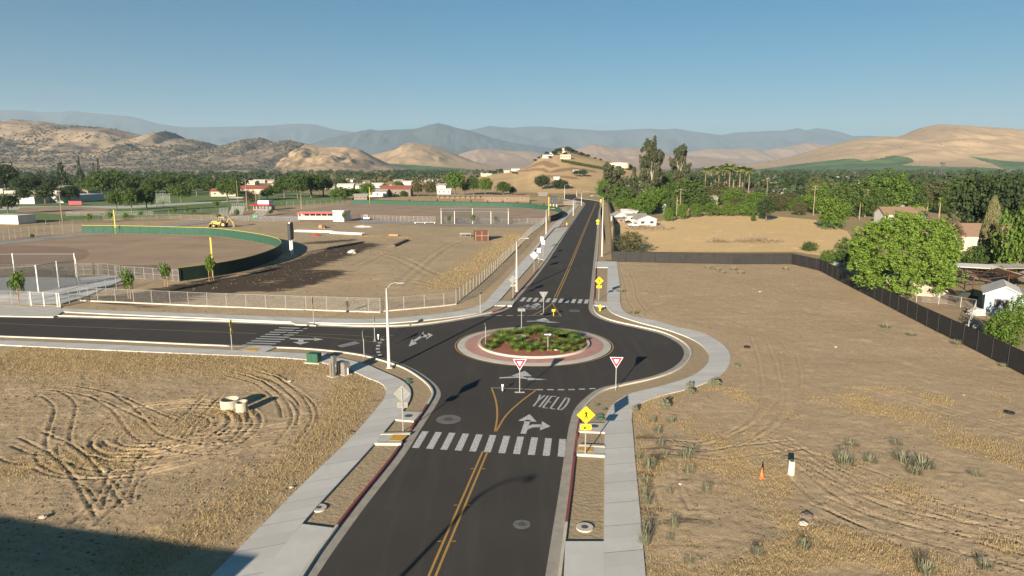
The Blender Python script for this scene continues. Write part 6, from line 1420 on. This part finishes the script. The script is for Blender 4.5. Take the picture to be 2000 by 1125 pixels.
o = rock('pallet', 619, 460, 1.3, M['red_metal'], 'small red heap lying on the white pipes', 'debris', .3, 61); rock('sand_pile', 712, 443.5, 3.4, M['pipe_white'], 'low pile of white sand in front of the white block building', 'sand pile', .12, 62)
rock('rubble_heap', 688, 494, 1.1, M['slab'], 'pink grey rubble lump beside the dark damp soil', 'debris', .7, 63); rock('dirt_pile', 630, 446, 1.4, M['stake'], 'little orange dirt pile near the white pipes', 'dirt pile', .8, 64)
pipes((770, 483), (797, 471), 2, .22, 'wood', 'pair of dark timber beams on the dirt field', 'timber_beams', 'timber'); pipes((760, 462), (778, 462.5), 2, .25, 'stake', 'short orange timber planks by the straw pile', 'timber_beams', 'timber')
e, rf = house(24, 436, 13, 7, 2.9, R(-12), 'wwall', 'roof_white', 'white and grey storage container left of the wooden pole', flat=True, wins=0, door=False, name='storage_container', cat='container'); 
rb = MB()
for i in range(20): rb.box(-6.1+i*.64, -3.53, 1.45, .12, .06, 2.6)
rb.build('rib', M['roof_white'], e)
e = empty('banner_fence', G3(147, 400, .1), 0, 'short red banner fence on the lawn', 'banner'); MB().box(0, 0, 1., WM(25, 400), .1, 1.9).build('banner', M['red_metal'], e); MB().tube([(-WM(12, 400), .1, 0), (-WM(12, 400), .1, 2.2)], .06, 5).tube([(WM(12, 400), .1, 0), (WM(12, 400), .1, 2.2)], .06, 5).build('post', M['steel'], e)
c = G(320, 406); e = empty('backstop', (c[0], c[1], 0), 0, 'tall chain link backstop on the school lawn right of the tree trio', 'backstop'); wd = WM(26, 406)
for x in (-.5, 0, .5): MB().tube([(x*wd, 0, 0), (x*wd, 0, 7)], .1, 6).build('post', M['steel'], e)
uvsheet('mesh_panel', [((-wd/2, 0), (wd/2, 0), .1, 7)], M['chain'], e)
# school and town roofs
for i, (px, yb, w_, d_, h_, rz, wl, rf_, lb) in enumerate([
    (25, 394, 60, 42, 3.5, -4, 'wwall', 'roof_white', 'largest flat white school roof at the left edge'), (85, 384, 40, 18, 4, -4, 'cream', 'roof_white', 'white school roof right of the largest one'), (118, 393, 30, 34, 3.6, -4, 'wwall', 'roof_white', 'short white school block between two round trees'),
    (-30, 380, 40, 18, 4, 0, 'cream', 'roof_white', 'white school roof cut by the left edge of the photo'), (150, 379, 24, 12, 4, 0, 'cream', 'roof_grey', 'grey roofed school wing below the conifers'), (500, 378, 30, 12, 3.6, 4, 'cream', 'roof_red', 'red tiled park building above the bleachers'),
    (440, 383, 16, 10, 3.4, 8, 'cream', 'roof_red', 'cream walled building left of the red tiled one'), (776, 383, 20, 12, 5, 0, 'brown_box', 'roof_red', 'dusty red barn behind the far outfield screen'), (740, 384, 12, 9, 3.4, 0, 'wwall', 'roof_grey', 'grey farm house left of the dusty red barn'),
    (706, 390, 8, 5, 2.6, 0, 'brown_box', 'roof_grey', 'dark low shelter beside the yellow far foul pole'), (868, 379, 10, 6, 3, 0, 'wwall', 'roof_white', 'little white shed left of the rounded green tree'), (1538, 386, 14, 10, 4, 14, 'wwall', 'roof_white', 'white roofed house alone among trees right of the palms'),
    (1530, 366, 22, 12, 5, 6, 'cream', 'roof_white', 'pale building above the white roofed house in the trees'), (1242, 378, 20, 12, 4, 0, 'cream', 'roof_grey', 'flat grey building behind the eucalyptus trunks'), (990, 393.5, 26, 4, 3, 0, 'wood', 'roof_brown', 'dark low stable at the left edge of the far road field'),
    (1216, 362, 14, 9, 5, 0, 'cream', 'roof_white', 'cream house between the forked eucalyptus and the conifer'), (1112, 400, 6, 2.5, 1.4, 10, 'grey_box', 'roof_grey', 'low grey trailer right of the far scoreboard'), (1060, 383, 6, 4, 1.8, 0, 'brown_box', 'roof_grey', 'small grey shack at the foot of the knoll trees')]):
    house(px, yb, w_, d_, h_, R(rz), wl, rf_, lb, wins=3, flat=(rf_ == 'roof_white' and w_ > 15), pitch=.35, name='building' if w_ > 15 else 'house', cat='building' if w_ > 15 else 'house', door=False)
rg = random.Random(11); os_ = []
for i in range(26):
    px = 478+i*16+rg.uniform(-5, 5); Y_ = rg.uniform(620, 900); p = AT(px, 340, Y_); e, _ = house(0, 0, rg.uniform(9, 15), 9, rg.uniform(2.5, 3.2), R(rg.uniform(-15, 15)), rg.choice(['wwall', 'cream', 'cream']), rg.choice(['roof_grey', 'roof_white', 'roof_red', 'roof_brown']), None, wins=2, door=False, loc=(p[0], p[1], 0), group='far houses of the town left of the knoll', pitch=.35); os_.append(e)
order_labels(os_, 'the far row of small town houses left of the knoll')
os_ = []
for i in range(20):
    px = 1490+i*14+rg.uniform(-6, 6); Y_ = rg.uniform(640, 1300); p = AT(px, 340, Y_); e, _ = house(0, 0, rg.uniform(10, 20), 10, rg.uniform(3, 4.5), R(rg.uniform(-15, 15)), rg.choice(['wwall', 'cream']), rg.choice(['roof_grey', 'roof_white', 'roof_white', 'roof_brown']), None, wins=2, door=False, loc=(p[0], p[1], 0), group='far houses of the town on the right', pitch=.35); os_.append(e)
order_labels(os_, 'the far scattered houses above the right trees')
# long low cattle shelter right of the rounded trees
c = G(930, 388); e = empty('cattle_shelter', (c[0], c[1], 0), 0, 'very long low open shelter below the rounded green trees', 'shelter'); L = WM(150, 388); MB().box(0, 0, 2.2, L, 3, .2).build('roof', M['roof_grey'], e); MB().box(0, 1.4, 1, L, .1, 2).build('back_wall', M['wood'], e)
for i in range(16): MB().box(-L/2+L*i/15, -1.4, 1.1, .3, .3, 2.2).build('post', M['wood'], e)
# knoll: houses, tank, hilltop trees, orchard rows
def kh(px, py, w_, d_, h_, wl, rf_, lb, flat=False): p = KP(px, py); house(0, 0, w_, d_, h_, 0, wl, rf_, lb, loc=(p[0], p[1], p[2]-.4), wins=4, flat=flat, door=False, pitch=.3)
kh(1104, 310.5, 12, 9, 5, 'cream', 'roof_white', 'cream house with flat roof just below the knoll top', True); kh(1069, 308.5, 12, 8, 4, 'wwall', 'roof_grey', 'white house at the left shoulder of the knoll'); kh(1079, 304, 7, 6, 4, 'wwall', 'roof_grey', 'smaller white house just right of the shoulder one')
kh(1101, 298, 4.5, 6, 6, 'cream', 'roof_brown', 'tiny tower like house between the trees on the knoll top'); kh(1007, 321, 13, 8, 3.5, 'wwall', 'roof_grey', 'white farmhouse on the low left end of the knoll'); kh(950, 340, 16, 8, 4, 'cream', 'roof_white', 'long cream building left of the knoll among round trees'); kh(990, 318.5, 9, 7, 3, 'cream', 'roof_white', 'pale house at the far left ridge of the knoll')
kh(1127, 340, 8, 6, 3.5, 'wwall', 'roof_white', 'white shed half way up the right side of the knoll'); kh(1087, 352, 5, 4, 3, 'wwall', 'roof_white', 'little white shed between the two dark round trees'); 
p = KP(1210, 328); e = empty('water_tank', (p[0], p[1], p[2]-.5), 0, 'wide cream water tank right of the knoll', 'water tank'); r_ = 37/2/FL*p[1]; hh = 10.5/FL*p[1]
MB().tube([(0, 0, 0), (0, 0, hh)], r_, 40).build('tank_wall', M['tank'], e, smooth=False); MB().tube([(0, 0, hh), (0, 0, hh+.5)], [r_*1.01, r_*.2], 40).build('tank_roof', M['tank'], e)
os_ = [plant('bush', KP(px, py), h_, w_, None, 'bushes at the foot of the water tank', i % 3) for i, (px, py, h_, w_) in enumerate([(1197, 329, 3, 4), (1205, 329.5, 4, 5), (1210, 329.5, 4, 5), (1217, 330, 4, 6), (1223, 330, 4, 5), (1186, 328, 8, 6), (1230, 331, 7, 10)])]; order_labels(os_, 'the bushes at the foot of the cream water tank')
os_ = []
for i, (px, py, w_, h_) in enumerate([(1046, 306, 7, 4), (1053, 307, 6, 4), (1060, 306, 6, 3.5), (1068, 303, 8, 6), (1083, 303, 9, 7), (1089, 298, 10, 7), (1095, 297, 9, 7), (1108, 297, 9, 9), (1113, 298, 9, 8), (1119, 299, 7, 6), (1125, 301, 7, 6), (1134, 304, 8, 6), (1139, 305, 7, 5), (1148, 307, 8, 5), (1162, 311, 4, 3.5), (1173, 314, 4, 4), (1104, 302, 6, 4), (1074, 309, 6, 4)]):
    os_.append(plant('dark', KP(px, py+1), h_*.9, w_*1.05, None, 'trees along the top of the knoll', i % 3))
order_labels(os_, 'the dark trees along the top of the knoll')
os_ = []
for r_ in range(2):
    for i in range(20): px = 1098+i*4.4; py = 314.5+i*.82+r_*2.6; os_.append(plant('bush', KP(px, py), 2.4, 3., None, 'orchard trees in rows on the knoll', i % 3))
for o in os_: o['label'] = 'small dark orchard bush in the slanting rows on the right slope of the knoll'
os_ = []
for i, (px, py, w_, h_) in enumerate([(921, 335, 8, 6), (932, 335, 7, 6), (946, 334, 8, 7), (958, 335, 9, 6), (967, 336, 7, 5), (978, 325, 8, 7), (1003, 340, 5, 3), (1009, 341, 5, 3), (1125, 345, 8, 6), (1138, 345, 10, 7), (1190, 345, 8, 7), (1205, 342, 8, 6)]): os_.append(plant('dark', KP(px, py), h_, w_, None, 'scattered trees on the lower knoll', i % 3))
order_labels(os_, 'the scattered trees on the lower slopes of the knoll')
# utility poles and wires
def upole(px, yb, yt, label, arm=2.4, two=False, bare=False):
    p = G(px, yb); h = AT(px, yt, p[1])[2]; e = empty('utility_pole', (p[0], p[1], 0), R(8), label, 'utility pole', 'utility poles'); MB().tube([(0, 0, 0), (0, 0, h)], [.17, .12], 8).build('pole', M['pole_wood'], e)
    if not bare:
        for k in range(2 if two else 1):
            MB().box(0, -.15, h-.5-k*1.1, arm, .12, .14).build('crossarm', M['pole_wood'], e)
            for x in (-.45, -.2, .2, .45): MB().tube([(x*arm, -.15, h-.43-k*1.1), (x*arm, -.15, h-.2-k*1.1)], .05, 5).build('insulator', M['signback'], e)
    return e, (p[0], p[1], h)
P1 = upole(1588, 421, 362, 'tall brown utility pole left of the lone round tree', two=True)[1]; P2 = upole(1689, 424, 369, 'utility pole with two crossarms and transformer right of the lone round tree', two=True)[1]
o = [c for c in bpy.data.objects if c.get('label', '').startswith('utility pole with two')][0]; MB().tube([(.3, -.1, P2[2]-3.2), (.3, -.1, P2[2]-2.1)], .3, 10).build('transformer', M['signback'], o)
P3 = upole(1328, 418, 368, 'utility pole rising from the hedge bushes')[1]; P4 = upole(1321, 428, 385, 'short leaning pole at the left end of the hedge bushes', bare=True)[1]
P5 = upole(122, 434, 371, 'wooden pole on the left between foul pole and storage container', arm=1.2)[1]; P6 = upole(483, 412, 352, 'tall brown pole beside the metal bleachers', bare=True)[1]; P7 = upole(465, 396, 352, 'dark pole behind the metal bleachers', bare=True)[1]
upole(501, 408, 372, 'left of two dark poles beside the announcer booth', bare=True); upole(508, 410, 375, 'right of two dark poles beside the announcer booth', bare=True); upole(589, 409, 378, 'thin dark pole above the dugout', bare=True); upole(1497, 392, 352, 'distant utility pole right of the palms'); upole(1005, 374, 352, 'left of two thin poles at the left foot of the knoll', bare=True); upole(1008, 375, 352, 'right of two thin poles at the left foot of the knoll', bare=True); upole(1825, 400, 368, 'distant utility pole behind the two short palms')
def wirec(a, b_, label, n=10, sag=1.2):
    pts = [tuple(np.array(a)*(1-t_)+np.array(b_)*t_-np.array([0, 0, 4*sag*t_*(1-t_)])) for t_ in np.linspace(0, 1, n)]; return tag(MB().tube(pts, .035, 4).build('power_line', M['iron']), label, 'cable', 'power lines')
wirec((P1[0], P1[1], P1[2]-.4), (P2[0], P2[1], P2[2]-.4), 'power line between the two right hand utility poles'); wirec((P3[0], P3[1], P3[2]-.4), (P1[0], P1[1], P1[2]-.4), 'power line from the hedge pole to the tall right pole')
p = AT(60, 346, 520); q_ = AT(500, 338, 620); wirec(p, q_, 'thin cable crossing above the left park trees', 20, 2)
# lattice tower on the right
p = AT(1838, 352, 1100); e = empty('lattice_tower', (p[0], p[1], 0), 0, 'thin steel lattice tower against the green orchard hill', 'tower'); h = AT(1838, 317, 1100)[2]; b = MB()
for x, y in ((-1, -1), (1, -1), (1, 1), (-1, 1)): b.tube([(x*2.4, y*2.4, 0), (x*1.6, y*1.6, h)], .35, 4)
for i in range(9):
    z0, z1 = h*i/9, h*(i+1)/9; r0, r1 = 2.4-.8*i/9, 2.4-.8*(i+1)/9
    for s_ in (-1, 1): b.tube([(-s_*r0, -r0, z0), (s_*r1, -r1, z1)], .22, 4).tube([(-r0, s_*r0, z0), (-r1, -s_*r1, z1)], .22, 4)
b.build('lattice', M['iron'], e); MB().box(0, 0, h-.8, 5.6, 5.6, 1.6).build('tank_head', M['iron'], e)
# building outside the frame that shades the lower left corner
house(0, 0, 30, 14, 5.2, R(-13), 'cream', 'roof_grey', 'flat roofed building out of frame that shades the lower left corner', name='building', cat='building', loc=(-37.2, 10, 0), wins=6, flat=True)
# ---------------------------------------------------------------- the air
def haze():
    m = bpy.data.materials.new('haze'); m.use_nodes = True; t = m.node_tree
    for n_ in list(t.nodes):
        if n_.type != 'OUTPUT_MATERIAL': t.nodes.remove(n_)
    v_ = t.nodes.new('ShaderNodeVolumePrincipled'); v_.inputs['Density'].default_value = HAZE; v_.inputs['Color'].default_value = (.6, .8, 1, 1); v_.inputs['Anisotropy'].default_value = .0
    t.links.new(v_.outputs[0], t.nodes['Material Output'].inputs['Volume'])
    o = MB().box(0, 13500, 875, 50000, 28500, 1756).build('haze', m); tag(o, 'thin blue air fading the far mountains', None, None, 'stuff')
if HAZE: haze()
sc.cycles.volume_bounces = 0
